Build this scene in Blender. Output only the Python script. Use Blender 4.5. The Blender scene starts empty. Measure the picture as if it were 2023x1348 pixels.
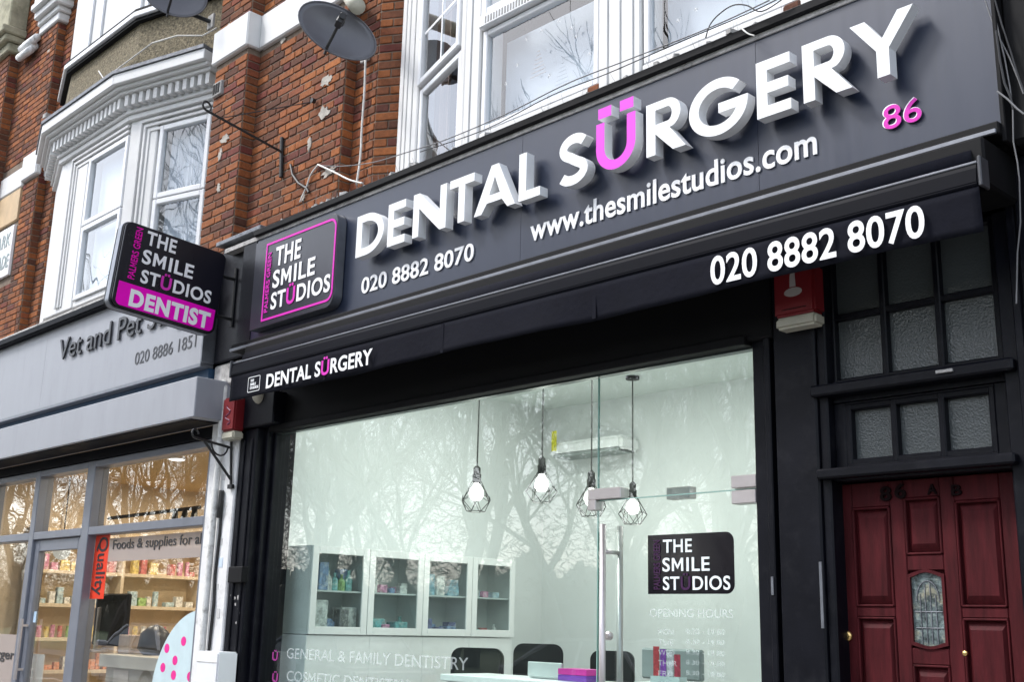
import bpy, bmesh, math, random
from mathutils import Vector, Matrix
R_ = math.radians
rnd = random.Random(7)
scene = bpy.context.scene
COL = scene.collection

# ------------------------------------------------------------------ camera
CAM = Vector((0.0, -4.5, 1.5))
F_PX, CX, CY = 2270.0, 1011.5, 674.0          # focal length and centre in photograph pixels (2023 x 1348)
def cam_rows(yaw, pitch, roll):
    cy, sy = math.cos(yaw), math.sin(yaw)
    r0 = Matrix(((cy, sy, 0), (0, 0, -1), (-sy, cy, 0)))
    cp, sp = math.cos(pitch), math.sin(pitch)
    rp = Matrix(((1, 0, 0), (0, cp, sp), (0, -sp, cp)))
    cr, sr = math.cos(roll), math.sin(roll)
    rr = Matrix(((cr, -sr, 0), (sr, cr, 0), (0, 0, 1)))
    return rr @ rp @ r0
ROWS = cam_rows(R_(46.235), R_(13.919), R_(1.416))
cam_data = bpy.data.cameras.new('camera')
cam = bpy.data.objects.new('camera', cam_data)
COL.objects.link(cam)
cam_data.sensor_width = 36.0
cam_data.sensor_fit = 'HORIZONTAL'
cam_data.lens = F_PX / 2023.0 * 36.0
cam_data.clip_start = 0.05
cam_data.clip_end = 2000.0
m3 = Matrix((ROWS[0], -ROWS[1], -ROWS[2])).transposed()
cam.matrix_world = Matrix.Translation(CAM) @ m3.to_4x4()
scene.camera = cam

# ------------------------------------------------------------------ sky, sun, exposure
SUN_DIR = Vector((-0.44, -0.50, 0.80)).normalized()      # towards the sun behind thin cloud
world = bpy.data.worlds.new('World')
scene.world = world
world.use_nodes = True
wt = world.node_tree
wt.nodes.clear()
w_out = wt.nodes.new('ShaderNodeOutputWorld')
w_bg = wt.nodes.new('ShaderNodeBackground')
w_sky = wt.nodes.new('ShaderNodeTexSky')
w_sky.sky_type = 'NISHITA'
w_sky.sun_disc = False
w_sky.sun_elevation = math.asin(SUN_DIR.z)
w_sky.sun_rotation = math.atan2(SUN_DIR.x, SUN_DIR.y)
w_sky.air_density = 1.0
w_sky.dust_density = 1.5
w_sky.ozone_density = 1.0
w_hsv = wt.nodes.new('ShaderNodeHueSaturation')          # cloud cover washes the blue out
w_hsv.inputs['Saturation'].default_value = 0.45
w_bg.inputs['Strength'].default_value = 0.15
wt.links.new(w_sky.outputs[0], w_hsv.inputs['Color'])
wt.links.new(w_hsv.outputs[0], w_bg.inputs[0])
wt.links.new(w_bg.outputs[0], w_out.inputs[0])
sun_data = bpy.data.lights.new('sun', 'SUN')
sun_data.energy = 0.95
sun_data.angle = R_(10)
sun_data.color = (1.0, 0.98, 0.95)
sun = bpy.data.objects.new('sun', sun_data)
COL.objects.link(sun)
sun.rotation_euler = SUN_DIR.to_track_quat('Z', 'Y').to_euler()
vs = scene.view_settings
vs.view_transform = 'Standard'
vs.look = 'None'
vs.gamma = 1.0
vs.use_curve_mapping = False
vs.exposure = 1.58

# ------------------------------------------------------------------ pixel helpers (a pixel gives a direction; the plane gives the distance)
def ray(px, py):
    v = Vector(((px - CX) / F_PX, (py - CY) / F_PX, 1.0))
    return ROWS.transposed() @ v
def P(px, py, Y):
    r = ray(px, py); return CAM + r * ((Y - CAM.y) / r.y)
def PXx(px, py, X):
    r = ray(px, py); return CAM + r * ((X - CAM.x) / r.x)
def PZ(px, py, Z):
    r = ray(px, py); return CAM + r * ((Z - CAM.z) / r.z)
def PD(px, py, D):
    return CAM + ray(px, py) * D
def PP(px, py, o, n):
    r = ray(px, py); return CAM + r * ((o - CAM).dot(n) / r.dot(n))

# ------------------------------------------------------------------ materials
MATS = {}
def _n(nt, t, **kw):
    n = nt.nodes.new(t)
    for k, v in kw.items():
        if k in n.inputs: n.inputs[k].default_value = v
        else: setattr(n, k, v)
    return n
def mat(name, col, rough=0.5, metal=0.0, var=0.08, vscale=6.0, bump=0.0, bscale=60.0, spec=0.5, coat=0.0, emit=None, estr=0.0, stretch=None, objvar=0.0, stain=None, stain_amt=0.0, stain_scale=3.0):
    if name in MATS: return MATS[name]
    m = bpy.data.materials.new(name); m.use_nodes = True
    nt = m.node_tree; L = nt.links
    b = nt.nodes['Principled BSDF']
    b.inputs['Roughness'].default_value = rough
    b.inputs['Metallic'].default_value = metal
    b.inputs['Specular IOR Level'].default_value = spec
    b.inputs['Coat Weight'].default_value = coat
    geo = _n(nt, 'ShaderNodeNewGeometry')
    mp = _n(nt, 'ShaderNodeMapping')
    if stretch: mp.inputs['Scale'].default_value = stretch
    L.new(geo.outputs['Position'], mp.inputs['Vector'])
    nz = _n(nt, 'ShaderNodeTexNoise', Scale=vscale, Detail=5.0, Roughness=0.6)
    L.new(mp.outputs[0], nz.inputs['Vector'])
    rmp = _n(nt, 'ShaderNodeMapRange')
    rmp.inputs['From Min'].default_value = 0.3; rmp.inputs['From Max'].default_value = 0.7
    rmp.inputs['To Min'].default_value = 1.0 - var; rmp.inputs['To Max'].default_value = 1.0 + var
    L.new(nz.outputs['Fac'], rmp.inputs['Value'])
    mul = _n(nt, 'ShaderNodeMix', data_type='RGBA', blend_type='MULTIPLY')
    mul.inputs['Factor'].default_value = 1.0
    mul.inputs['A'].default_value = (*col, 1)
    L.new(rmp.outputs[0], mul.inputs['B'])
    out = mul.outputs['Result']
    if objvar:
        oi = _n(nt, 'ShaderNodeObjectInfo')
        r2 = _n(nt, 'ShaderNodeMapRange'); r2.inputs['To Min'].default_value = 1 - objvar; r2.inputs['To Max'].default_value = 1 + objvar
        L.new(oi.outputs['Random'], r2.inputs['Value'])
        mu2 = _n(nt, 'ShaderNodeMix', data_type='RGBA', blend_type='MULTIPLY'); mu2.inputs['Factor'].default_value = 1.0
        L.new(out, mu2.inputs['A']); L.new(r2.outputs[0], mu2.inputs['B']); out = mu2.outputs['Result']
    if stain:
        n3 = _n(nt, 'ShaderNodeTexNoise', Scale=stain_scale, Detail=8.0, Roughness=0.7)
        L.new(mp.outputs[0], n3.inputs['Vector'])
        r3 = _n(nt, 'ShaderNodeMapRange'); r3.inputs['From Min'].default_value = 0.52; r3.inputs['From Max'].default_value = 0.68
        r3.inputs['To Max'].default_value = stain_amt
        L.new(n3.outputs['Fac'], r3.inputs['Value'])
        m3_ = _n(nt, 'ShaderNodeMix', data_type='RGBA'); m3_.inputs['B'].default_value = (*stain, 1)
        L.new(r3.outputs[0], m3_.inputs['Factor']); L.new(out, m3_.inputs['A']); out = m3_.outputs['Result']
    L.new(out, b.inputs['Base Color'])
    r4 = _n(nt, 'ShaderNodeMapRange'); r4.inputs['To Min'].default_value = max(0.02, rough - 0.08); r4.inputs['To Max'].default_value = min(1, rough + 0.08)
    L.new(nz.outputs['Fac'], r4.inputs['Value']); L.new(r4.outputs[0], b.inputs['Roughness'])
    if bump:
        n2 = _n(nt, 'ShaderNodeTexNoise', Scale=bscale, Detail=4.0)
        L.new(mp.outputs[0], n2.inputs['Vector'])
        bp = _n(nt, 'ShaderNodeBump', Strength=bump, Distance=0.01)
        L.new(n2.outputs['Fac'], bp.inputs['Height']); L.new(bp.outputs[0], b.inputs['Normal'])
    if emit:
        b.inputs['Emission Color'].default_value = (*emit, 1); b.inputs['Emission Strength'].default_value = estr
    MATS[name] = m
    return m
def glass_mat(name, tint=(0.9, 0.95, 0.94), ior=1.52, dbl=1.9, rough=0.0, wave=0.0):
    if name in MATS: return MATS[name]
    m = bpy.data.materials.new(name); m.use_nodes = True
    nt = m.node_tree; L = nt.links; nt.nodes.clear()
    o = _n(nt, 'ShaderNodeOutputMaterial')
    t = _n(nt, 'ShaderNodeBsdfTransparent'); t.inputs[0].default_value = (*tint, 1)
    g = _n(nt, 'ShaderNodeBsdfGlossy'); g.inputs['Roughness'].default_value = rough
    fr = _n(nt, 'ShaderNodeFresnel', IOR=ior)
    mu = _n(nt, 'ShaderNodeMath', operation='MULTIPLY', use_clamp=True); mu.inputs[1].default_value = dbl
    mx = _n(nt, 'ShaderNodeMixShader')
    if wave:
        geo = _n(nt, 'ShaderNodeNewGeometry')
        nz = _n(nt, 'ShaderNodeTexNoise', Scale=1.3, Detail=2.0)
        L.new(geo.outputs['Position'], nz.inputs['Vector'])
        bp = _n(nt, 'ShaderNodeBump', Strength=wave, Distance=0.01)
        L.new(nz.outputs['Fac'], bp.inputs['Height']); L.new(bp.outputs[0], g.inputs['Normal'])
    g0 = _n(nt, 'ShaderNodeNewGeometry')                 # only the outer face of a pane mirrors
    iv = _n(nt, 'ShaderNodeMath', operation='SUBTRACT'); iv.inputs[0].default_value = 1.0
    m2 = _n(nt, 'ShaderNodeMath', operation='MULTIPLY')
    L.new(g0.outputs['Backfacing'], iv.inputs[1]); L.new(fr.outputs[0], mu.inputs[0])
    L.new(mu.outputs[0], m2.inputs[0]); L.new(iv.outputs[0], m2.inputs[1]); L.new(m2.outputs[0], mx.inputs[0])
    L.new(t.outputs[0], mx.inputs[1]); L.new(g.outputs[0], mx.inputs[2]); L.new(mx.outputs[0], o.inputs[0])
    MATS[name] = m
    return m
def emit_mat(name, col, s):
    if name in MATS: return MATS[name]
    m = bpy.data.materials.new(name); m.use_nodes = True
    nt = m.node_tree; nt.nodes.clear()
    o = _n(nt, 'ShaderNodeOutputMaterial'); e = _n(nt, 'ShaderNodeEmission')
    e.inputs[0].default_value = (*col, 1); e.inputs[1].default_value = s
    nt.links.new(e.outputs[0], o.inputs[0]); MATS[name] = m
    return m
def brick_mat():
    m = bpy.data.materials.new('brick'); m.use_nodes = True
    nt = m.node_tree; L = nt.links; b = nt.nodes['Principled BSDF']
    b.inputs['Roughness'].default_value = 0.88; b.inputs['Specular IOR Level'].default_value = 0.25
    oi = _n(nt, 'ShaderNodeObjectInfo'); geo = _n(nt, 'ShaderNodeNewGeometry')
    ad = _n(nt, 'ShaderNodeMath', operation='ADD'); L.new(oi.outputs['Random'], ad.inputs[0]); L.new(geo.outputs['Random Per Island'], ad.inputs[1])
    fr = _n(nt, 'ShaderNodeMath', operation='FRACT'); L.new(ad.outputs[0], fr.inputs[0])
    cr = _n(nt, 'ShaderNodeValToRGB'); e = cr.color_ramp; e.interpolation = 'LINEAR'
    stops = [(0.0, (0.26, 0.090, 0.036)), (0.18, (0.33, 0.112, 0.038)), (0.36, (0.23, 0.080, 0.034)), (0.56, (0.17, 0.064, 0.033)), (0.78, (0.105, 0.046, 0.031)), (0.90, (0.17, 0.046, 0.036)), (1.0, (0.38, 0.132, 0.042))]
    e.elements[0].position = 0; e.elements[0].color = (*stops[0][1], 1)
    e.elements[1].position = 1; e.elements[1].color = (*stops[-1][1], 1)
    for p, c in stops[1:-1]:
        q = e.elements.new(p); q.color = (*c, 1)
    L.new(fr.outputs[0], cr.inputs[0])
    nz = _n(nt, 'ShaderNodeTexNoise', Scale=38.0, Detail=6.0, Roughness=0.75); L.new(geo.outputs['Position'], nz.inputs['Vector'])
    rm = _n(nt, 'ShaderNodeMapRange'); rm.inputs['From Min'].default_value = 0.3; rm.inputs['From Max'].default_value = 0.7; rm.inputs['To Min'].default_value = 0.62; rm.inputs['To Max'].default_value = 1.3
    L.new(nz.outputs['Fac'], rm.inputs['Value'])
    mu = _n(nt, 'ShaderNodeMix', data_type='RGBA', blend_type='MULTIPLY'); mu.inputs['Factor'].default_value = 1
    L.new(cr.outputs[0], mu.inputs['A']); L.new(rm.outputs[0], mu.inputs['B'])
    # soot in broad drifts
    ns = _n(nt, 'ShaderNodeTexNoise', Scale=2.2, Detail=7.0, Roughness=0.7); L.new(geo.outputs['Position'], ns.inputs['Vector'])
    rs = _n(nt, 'ShaderNodeMapRange'); rs.inputs['From Min'].default_value = 0.46; rs.inputs['From Max'].default_value = 0.7; rs.inputs['To Max'].default_value = 0.45
    L.new(ns.outputs['Fac'], rs.inputs['Value'])
    ms = _n(nt, 'ShaderNodeMix', data_type='RGBA'); ms.inputs['B'].default_value = (0.045, 0.03, 0.025, 1)
    L.new(rs.outputs[0], ms.inputs['Factor']); L.new(mu.outputs['Result'], ms.inputs['A'])
    # small pale scars of old plaster and paint
    nw = _n(nt, 'ShaderNodeTexNoise', Scale=3.1, Detail=5.0, Roughness=0.55); mp = _n(nt, 'ShaderNodeMapping'); mp.inputs['Location'].default_value = (3.7, 1.2, 8.4)
    L.new(geo.outputs['Position'], mp.inputs[0]); L.new(mp.outputs[0], nw.inputs['Vector'])
    rw = _n(nt, 'ShaderNodeMapRange'); rw.inputs['From Min'].default_value = 0.715; rw.inputs['From Max'].default_value = 0.74
    L.new(nw.outputs['Fac'], rw.inputs['Value'])
    mw = _n(nt, 'ShaderNodeMix', data_type='RGBA'); mw.inputs['B'].default_value = (0.42, 0.39, 0.34, 1)
    L.new(rw.outputs[0], mw.inputs['Factor']); L.new(ms.outputs['Result'], mw.inputs['A'])
    L.new(mw.outputs['Result'], b.inputs['Base Color'])
    bp = _n(nt, 'ShaderNodeBump', Strength=0.5, Distance=0.006); L.new(nz.outputs['Fac'], bp.inputs['Height']); L.new(bp.outputs[0], b.inputs['Normal'])
    MATS['brick'] = m
    return m
def obscure_glass():
    m = bpy.data.materials.new('obscured_glass'); m.use_nodes = True
    nt = m.node_tree; L = nt.links; b = nt.nodes['Principled BSDF']
    b.inputs['Base Color'].default_value = (0.075, 0.085, 0.087, 1); b.inputs['Roughness'].default_value = 0.2; b.inputs['Specular IOR Level'].default_value = 0.6
    geo = _n(nt, 'ShaderNodeNewGeometry')
    v = _n(nt, 'ShaderNodeTexVoronoi', Scale=110.0); L.new(geo.outputs['Position'], v.inputs['Vector'])
    nz = _n(nt, 'ShaderNodeTexNoise', Scale=30.0, Detail=3.0); L.new(geo.outputs['Position'], nz.inputs['Vector'])
    ad = _n(nt, 'ShaderNodeMath', operation='ADD'); L.new(v.outputs['Distance'], ad.inputs[0]); L.new(nz.outputs['Fac'], ad.inputs[1])
    bp = _n(nt, 'ShaderNodeBump', Strength=0.30, Distance=0.005); L.new(ad.outputs[0], bp.inputs['Height']); L.new(bp.outputs[0], b.inputs['Normal'])
    MATS['obscured_glass'] = m
    return m

# ------------------------------------------------------------------ mesh builder
class MB:
    def __init__(s): s.v = []; s.f = []; s.m = []
    def add(s, vs_, fs, mi=0):
        o = len(s.v); s.v += [Vector(p) for p in vs_]
        for f in fs: s.f.append([i + o for i in f]); s.m.append(mi)
        return s
    def box(s, x0, x1, y0, y1, z0, z1, mi=0):
        x0, x1 = sorted((x0, x1)); y0, y1 = sorted((y0, y1)); z0, z1 = sorted((z0, z1))
        return s.add([(x0,y0,z0),(x1,y0,z0),(x1,y1,z0),(x0,y1,z0),(x0,y0,z1),(x1,y0,z1),(x1,y1,z1),(x0,y1,z1)],
                     [(0,3,2,1),(4,5,6,7),(0,1,5,4),(1,2,6,5),(2,3,7,6),(3,0,4,7)], mi)
    def obox(s, o, u, n, w, u0, u1, n0, n1, w0, w1, mi=0):      # oriented box on a frame
        vs_ = [o + u*a + n*b + w*c for c in (w0, w1) for (a, b) in ((u0,n0),(u1,n0),(u1,n1),(u0,n1))]
        return s.add(vs_, [(0,3,2,1),(4,5,6,7),(0,1,5,4),(1,2,6,5),(2,3,7,6),(3,0,4,7)], mi)
    def prism(s, pts, o, u, v, n, d0, d1, mi=0, side=None):     # polygon in (u,v), extruded along n from d0 (back) to d1 (front)
        k = len(pts)
        vs_ = [o + u*a + v*b + n*d0 for a, b in pts] + [o + u*a + v*b + n*d1 for a, b in pts]
        s.add(vs_, [list(range(k, 2*k))], mi)
        b0 = len(s.v) - 2*k
        s.f.append([b0 + i for i in range(k)][::-1]); s.m.append(mi if side is None else side)
        for i in range(k):
            j = (i + 1) % k
            s.f.append([b0 + i, b0 + j, b0 + k + j, b0 + k + i]); s.m.append(mi if side is None else side)
        return s
    def tube(s, path, r, n=8, cap=True, mi=0):
        path = [Vector(p) for p in path]; k = len(path)
        rs = r if isinstance(r, (list, tuple)) else [r]*k
        o = len(s.v); up = None
        for i, p in enumerate(path):
            t = (path[min(i+1, k-1)] - path[max(i-1, 0)]).normalized()
            if up is None:
                up = Vector((0,0,1)) if abs(t.z) < 0.9 else Vector((1,0,0))
            a = t.cross(up).normalized(); b = a.cross(t).normalized(); up = b
            for j in range(n):
                an = 2*math.pi*j/n
                s.v.append(p + (a*math.cos(an) + b*math.sin(an))*rs[i])
        for i in range(k-1):
            for j in range(n):
                s.f.append([o+i*n+j, o+i*n+(j+1)%n, o+(i+1)*n+(j+1)%n, o+(i+1)*n+j][::-1]); s.m.append(mi)
        if cap:
            s.f.append([o+j for j in range(n)]); s.m.append(mi)
            s.f.append([o+(k-1)*n+j for j in range(n)][::-1]); s.m.append(mi)
        return s
    def lathe(s, prof, c, axis=(0,0,1), n=16, mi=0):            # prof: (radius, height) pairs
        c = Vector(c); ax = Vector(axis).normalized()
        a = ax.orthogonal().normalized(); b = ax.cross(a)
        o = len(s.v); k = len(prof)
        for r, h in prof:
            for j in range(n):
                an = 2*math.pi*j/n
                s.v.append(c + ax*h + (a*math.cos(an) + b*math.sin(an))*max(r, 1e-4))
        for i in range(k-1):
            for j in range(n):
                s.f.append([o+i*n+j, o+i*n+(j+1)%n, o+(i+1)*n+(j+1)%n, o+(i+1)*n+j]); s.m.append(mi)
        s.f.append([o+j for j in range(n)][::-1]); s.m.append(mi)
        s.f.append([o+(k-1)*n+j for j in range(n)]); s.m.append(mi)
        return s
X_, Y_, Z_ = Vector((1,0,0)), Vector((0,1,0)), Vector((0,0,1))
OUT = Vector((0,-1,0))
def mks(name, boxes, mats, parent=None, bevel=0.0, adder=None):
    """One object for each box."""
    return [mk(name, (adder or (lambda m, b: m.box(*b)))(MB(), b), mats, parent, bevel) for b in boxes]
def root_of(o):
    while o.parent: o = o.parent
    return o
def mk(name, mb, mats, parent=None, bevel=0.0, smooth=False, seg=1):
    off = root_of(parent).location if parent else Vector()
    me = bpy.data.meshes.new(name)
    me.from_pydata([tuple(v - off) for v in mb.v], [], mb.f)
    ml = mats if isinstance(mats, (list, tuple)) else [mats]
    for m in ml: me.materials.append(m)
    if len(ml) > 1:
        for p, i in zip(me.polygons, mb.m): p.material_index = i
    bm = bmesh.new(); bm.from_mesh(me)
    bmesh.ops.recalc_face_normals(bm, faces=bm.faces)
    if bevel:
        es = [e for e in bm.edges if len(e.link_faces) == 2 and e.calc_face_angle(0) > 0.5]
        bmesh.ops.bevel(bm, geom=es, offset=bevel, segments=seg, affect='EDGES', clamp_overlap=True)
    bm.to_mesh(me); bm.free()
    if smooth:
        for p in me.polygons: p.use_smooth = True
    o = bpy.data.objects.new(name, me); COL.objects.link(o)
    if parent: o.parent = parent
    return o
def thing(name, label, cat, loc, group=None):
    o = bpy.data.objects.new(name, None); COL.objects.link(o)
    o.location = loc; o.empty_display_size = 0.1
    o['label'] = label; o['category'] = cat
    if group: o['group'] = group
    return o
def tag(o, label, cat, group=None):
    o['label'] = label; o['category'] = cat
    if group: o['group'] = group
    return o
def struct(o): o['kind'] = 'structure'; return o
def copy_tree(o, parent=None):
    c = o.copy(); COL.objects.link(c); c.parent = parent
    for ch in list(o.children): copy_tree(ch, c)
    return c
def rrect(x0, x1, z0, z1, r, n=6, corners=(1,1,1,1)):           # corners: BL, BR, TR, TL
    out = []
    for (cx, cz, a0), on in zip(((x0+r, z0+r, 180), (x1-r, z0+r, 270), (x1-r, z1-r, 0), (x0+r, z1-r, 90)), corners):
        if on: out += [(cx + r*math.cos(R_(a0+90*i/n)), cz + r*math.sin(R_(a0+90*i/n))) for i in range(n+1)]
        else: out.append((x0 if a0 in (180, 90) else x1, z0 if a0 in (180, 270) else z1))
    return out

# ------------------------------------------------------------------ lettering
_gl = {}
def _curve_mesh(cd):
    o = bpy.data.objects.new('tmp', cd); COL.objects.link(o)
    dg = bpy.context.evaluated_depsgraph_get(); dg.update()
    me = bpy.data.meshes.new_from_object(o.evaluated_get(dg))
    vs_ = [v.co.copy() for v in me.vertices]; fs = [list(p.vertices) for p in me.polygons]
    bpy.data.objects.remove(o); bpy.data.meshes.remove(me)
    return vs_, fs
def _txt(body, off, ex):
    c = bpy.data.curves.new('t', 'FONT'); c.body = body; c.size = 1; c.offset = off; c.extrude = ex; c.resolution_u = 5
    r = _curve_mesh(c); bpy.data.curves.remove(c); return r
def poly_glyph(loops, ex):
    c = bpy.data.curves.new('g', 'CURVE'); c.dimensions = '2D'; c.fill_mode = 'BOTH'; c.extrude = ex
    for lp in loops:
        sp = c.splines.new('POLY'); sp.points.add(len(lp) - 1); sp.use_cyclic_u = True
        for q, (a, b) in zip(sp.points, lp): q.co = (a, b, 0, 1)
    r = _curve_mesh(c); bpy.data.curves.remove(c); return r
def _w(b):
    k = ('w', b)
    if k not in _gl:
        vs_, _ = _txt(b, 0, 0); _gl[k] = (min(v.x for v in vs_), max(v.x for v in vs_)) if vs_ else (0, 0)
    return _gl[k]
def m_glyph(st, ex, H):
    w = 0.92*H; s = st
    pts = [(0,0),(s,0),(s,H-1.9*s),(w/2,0.12*H+0.2*s),(w-s,H-1.9*s),(w-s,0),(w,0),(w,H),(w-1.05*s,H),(w/2,0.12*H+1.9*s),(1.05*s,H),(0,H)]
    return poly_glyph([pts], ex)
def glyph(ch, off, ex):
    k = (ch, off, ex)
    if k in _gl: return _gl[k]
    a = _w('H' + ch + 'H'); b = _w('HH'); h = _w('H')
    adv = (a[1] - a[0]) - (b[1] - b[0]); hp = (b[1] - b[0]) - (h[1] - h[0])
    if ch == 'M':
        H = max(v.y for v in _txt('H', 0, 0)[0])
        vs_, fs = m_glyph(0.085 + 2*off, ex, H); x0 = 0.06
        vs_ = [v + Vector((x0, 0, 0)) for v in vs_]; adv = 0.92*H + 0.14
    else:
        vs_, fs = _txt(ch, off, ex)
    _gl[k] = (vs_, fs, adv); return _gl[k]
CAPH = None
def lay(body, off, ex, track=0.0):
    x = 0; V = []; F = []; MI = []; ci = -1
    for ch in body:
        if ch == ' ': x += 0.28 + track; continue
        ci += 1
        vs_, fs, adv = glyph(ch, off, ex); o = len(V)
        V += [v + Vector((x, 0, 0)) for v in vs_]; F += [[i + o for i in f] for f in fs]; MI += [ci]*len(fs)
        x += adv + track + off*0.8
    return V, F, MI
def text(name, body, mats, parent, A, B, T, n, bold=0.0, ex=0.0015, lift=0.002, track=0.0, special=None, capref='H'):
    """Lettering along baseline A-B (3D points) with its capitals reaching T, on a surface with outward normal n."""
    global CAPH
    A = Vector(A); B = Vector(B); n = Vector(n).normalized()
    u = (B - A); wid = u.length; u.normalize(); v = n.cross(u).normalized()
    h = (Vector(T) - A).dot(v)
    V, F, MI = lay(body, bold, 1.0 if ex else 0.0, track)
    x0 = min(p.x for p in V); x1 = max(p.x for p in V)
    cap = max(q.y for q in _txt(capref, bold, 0)[0])
    sx = wid/(x1 - x0); sz = h/cap
    ends = []; k = 0
    for wd in body.split(): k += len(wd); ends.append(k)
    res = None; lo = 0
    P3 = [A + u*((p.x - x0)*sx) + v*(p.y*sz) + n*(lift + ex*(p.z + 1)) for p in V]
    for hi in ends:                                        # one part for each word
        mb = MB(); idx = {}
        for f, i in zip(F, MI):
            if lo <= i < hi:
                for q in f:
                    if q not in idx: idx[q] = len(mb.v); mb.v.append(P3[q])
                mb.f.append([idx[q] for q in f]); mb.m.append(1 if special and i in special else 0)
        res = mk(name, mb, mats, parent); lo = hi
    return res
def textp(name, body, mats, parent, a, b, t, Y, **kw):           # the same by pixels on the plane Y
    A = P(*a, Y); B = P(*b, Y); T = P(*t, Y); z = (A.z + B.z)/2
    A.z = B.z = z
    return text(name, body, mats, parent, A, B, T, OUT, **kw)
# ------------------------------------------------------------------ palette
BRICK = brick_mat(); OBSC = obscure_glass()
MORTAR = mat('mortar', (0.19, 0.145, 0.11), 0.95, var=0.3, vscale=9, bump=0.5, bscale=90)
WHITE = mat('white_paint', (0.66, 0.66, 0.655), 0.45, var=0.05, vscale=2.5, stain=(0.55, 0.54, 0.52), stain_amt=0.25, stain_scale=4)
WHITE_OLD = mat('old_white_paint', (0.72, 0.72, 0.72), 0.6, var=0.10, vscale=5, bump=0.25, bscale=40, stain=(0.33, 0.31, 0.29), stain_amt=0.55, stain_scale=7)
PVC = mat('white_plastic', (0.74, 0.75, 0.77), 0.30, var=0.03)
BLACK = mat('black_paint', (0.0036, 0.004, 0.0072), 0.42, spec=0.17, var=0.25, vscale=4, bump=0.08, bscale=30, stain=(0.022, 0.022, 0.026), stain_amt=0.35, stain_scale=9)
BLACK_D = mat('black_matt', (0.004, 0.004, 0.005), 0.7, spec=0.2, var=0.3, vscale=8)
FASC = mat('slate_panel', (0.015, 0.022, 0.045), 0.34, var=0.04, vscale=3.0, stretch=(9, 9, 0.5), spec=0.6, stain=(0.016, 0.020, 0.032), stain_amt=0.25, stain_scale=4)
LOGOF = mat('logo_slate', (0.017, 0.018, 0.028), 0.36, var=0.05, spec=0.6)
FABRIC = mat('awning_fabric', (0.008, 0.0085, 0.0135), 0.9, spec=0.10, var=0.15, vscale=10, bump=0.3, bscale=25)
LETTER = mat('letter_white', (0.80, 0.81, 0.82), 0.35, var=0.03, stain=(0.55, 0.55, 0.56), stain_amt=0.22, stain_scale=8)
PRINT = mat('print_white', (0.85, 0.85, 0.86), 0.5, var=0.02)
PINK = mat('print_pink', (0.64, 0.035, 0.44), 0.5, spec=0.2, var=0.03)
PINK_L = mat('letter_pink', (0.70, 0.085, 0.64), 0.5, spec=0.2, var=0.03)
MAG = mat('magenta', (0.75, 0.004, 0.42), 0.5, spec=0.15, var=0.03)
STEEL = mat('brushed_steel', (0.56, 0.52, 0.52), 0.36, metal=0.75, var=0.03, vscale=30)
SILVER = mat('silver_trim', (0.20, 0.21, 0.235), 0.36, metal=0.6, var=0.15, vscale=12)
DARKMETAL = mat('dark_bar', (0.0045, 0.005, 0.008), 0.5, spec=0.05, var=0.15)
IRON = mat('black_iron', (0.012, 0.012, 0.013), 0.5, var=0.3)
GREY_P = mat('pale_grey_panel', (0.29, 0.30, 0.33), 0.42, var=0.05, vscale=2, stretch=(3, 3, 0.6), stain=(0.22, 0.23, 0.255), stain_amt=0.3)
GREY_F = mat('grey_blue_frame', (0.20, 0.215, 0.255), 0.35, metal=0.3, var=0.08)
VETTXT = mat('vet_letter', (0.045, 0.045, 0.05), 0.4, metal=0.3)
REDBOX = mat('alarm_red', (0.17, 0.006, 0.010), 0.5, var=0.08)
CREAM = mat('cream_plastic', (0.45, 0.43, 0.35), 0.5, var=0.12, vscale=10)
STONE = mat('mossy_stone', (0.33, 0.31, 0.22), 0.9, var=0.3, vscale=7, bump=0.6, bscale=30, stain=(0.10, 0.11, 0.05), stain_amt=0.6)
DASH = mat('pebbledash', (0.185, 0.155, 0.10), 0.95, var=0.75, vscale=42, bump=1.0, bscale=60, stain=(0.08, 0.075, 0.05), stain_amt=0.6, stain_scale=16)
LEAD = mat('lead_flashing', (0.16, 0.17, 0.19), 0.55, metal=0.4, var=0.4, vscale=15, bump=0.4)
GRIME = mat('grimy_ledge', (0.42, 0.41, 0.40), 0.85, var=0.4, vscale=18, bump=0.6, stain=(0.06, 0.055, 0.05), stain_amt=0.85, stain_scale=9)
DOORW = mat('red_door_wood', (0.056, 0.0070, 0.0093), 0.6, spec=0.14, var=0.4, vscale=5, stretch=(6, 6, 0.8), bump=0.15, bscale=25)
BRASS = mat('brass', (0.72, 0.50, 0.20), 0.25, metal=1.0, var=0.15)
ROOMW = mat('clinic_wall', (0.80, 0.815, 0.815), 0.7, var=0.02)
ROOMC = mat('clinic_ceiling', (0.78, 0.82, 0.80), 0.8, var=0.02)
FLOORI = mat('indoor_floor', (0.45, 0.44, 0.42), 0.4, var=0.08)
CABW = mat('white_laminate', (0.90, 0.90, 0.90), 0.3, var=0.02)
CABIN = mat('cabinet_inside', (0.72, 0.74, 0.74), 0.6, var=0.05)
CHAIRB = mat('black_leather', (0.015, 0.016, 0.018), 0.4, var=0.15)
TANW = mat('vet_wall', (0.62, 0.52, 0.40), 0.8, var=0.04)
TANC = mat('vet_ceiling', (0.55, 0.40, 0.22), 0.85, var=0.04)
PINEW = mat('pine_shelf', (0.72, 0.60, 0.45), 0.5, var=0.12, vscale=8, stretch=(1, 6, 1))
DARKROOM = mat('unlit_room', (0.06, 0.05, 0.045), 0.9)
NET = mat('net_curtain', (0.62, 0.65, 0.70), 0.9, var=0.10, vscale=14, stretch=(5, 5, 0.3))
BLIND = mat('roller_blind', (0.55, 0.59, 0.65), 0.8, var=0.03)
CURT = mat('brown_curtain', (0.20, 0.13, 0.10), 0.9, var=0.35, vscale=9, stretch=(4, 4, 0.3))
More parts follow.
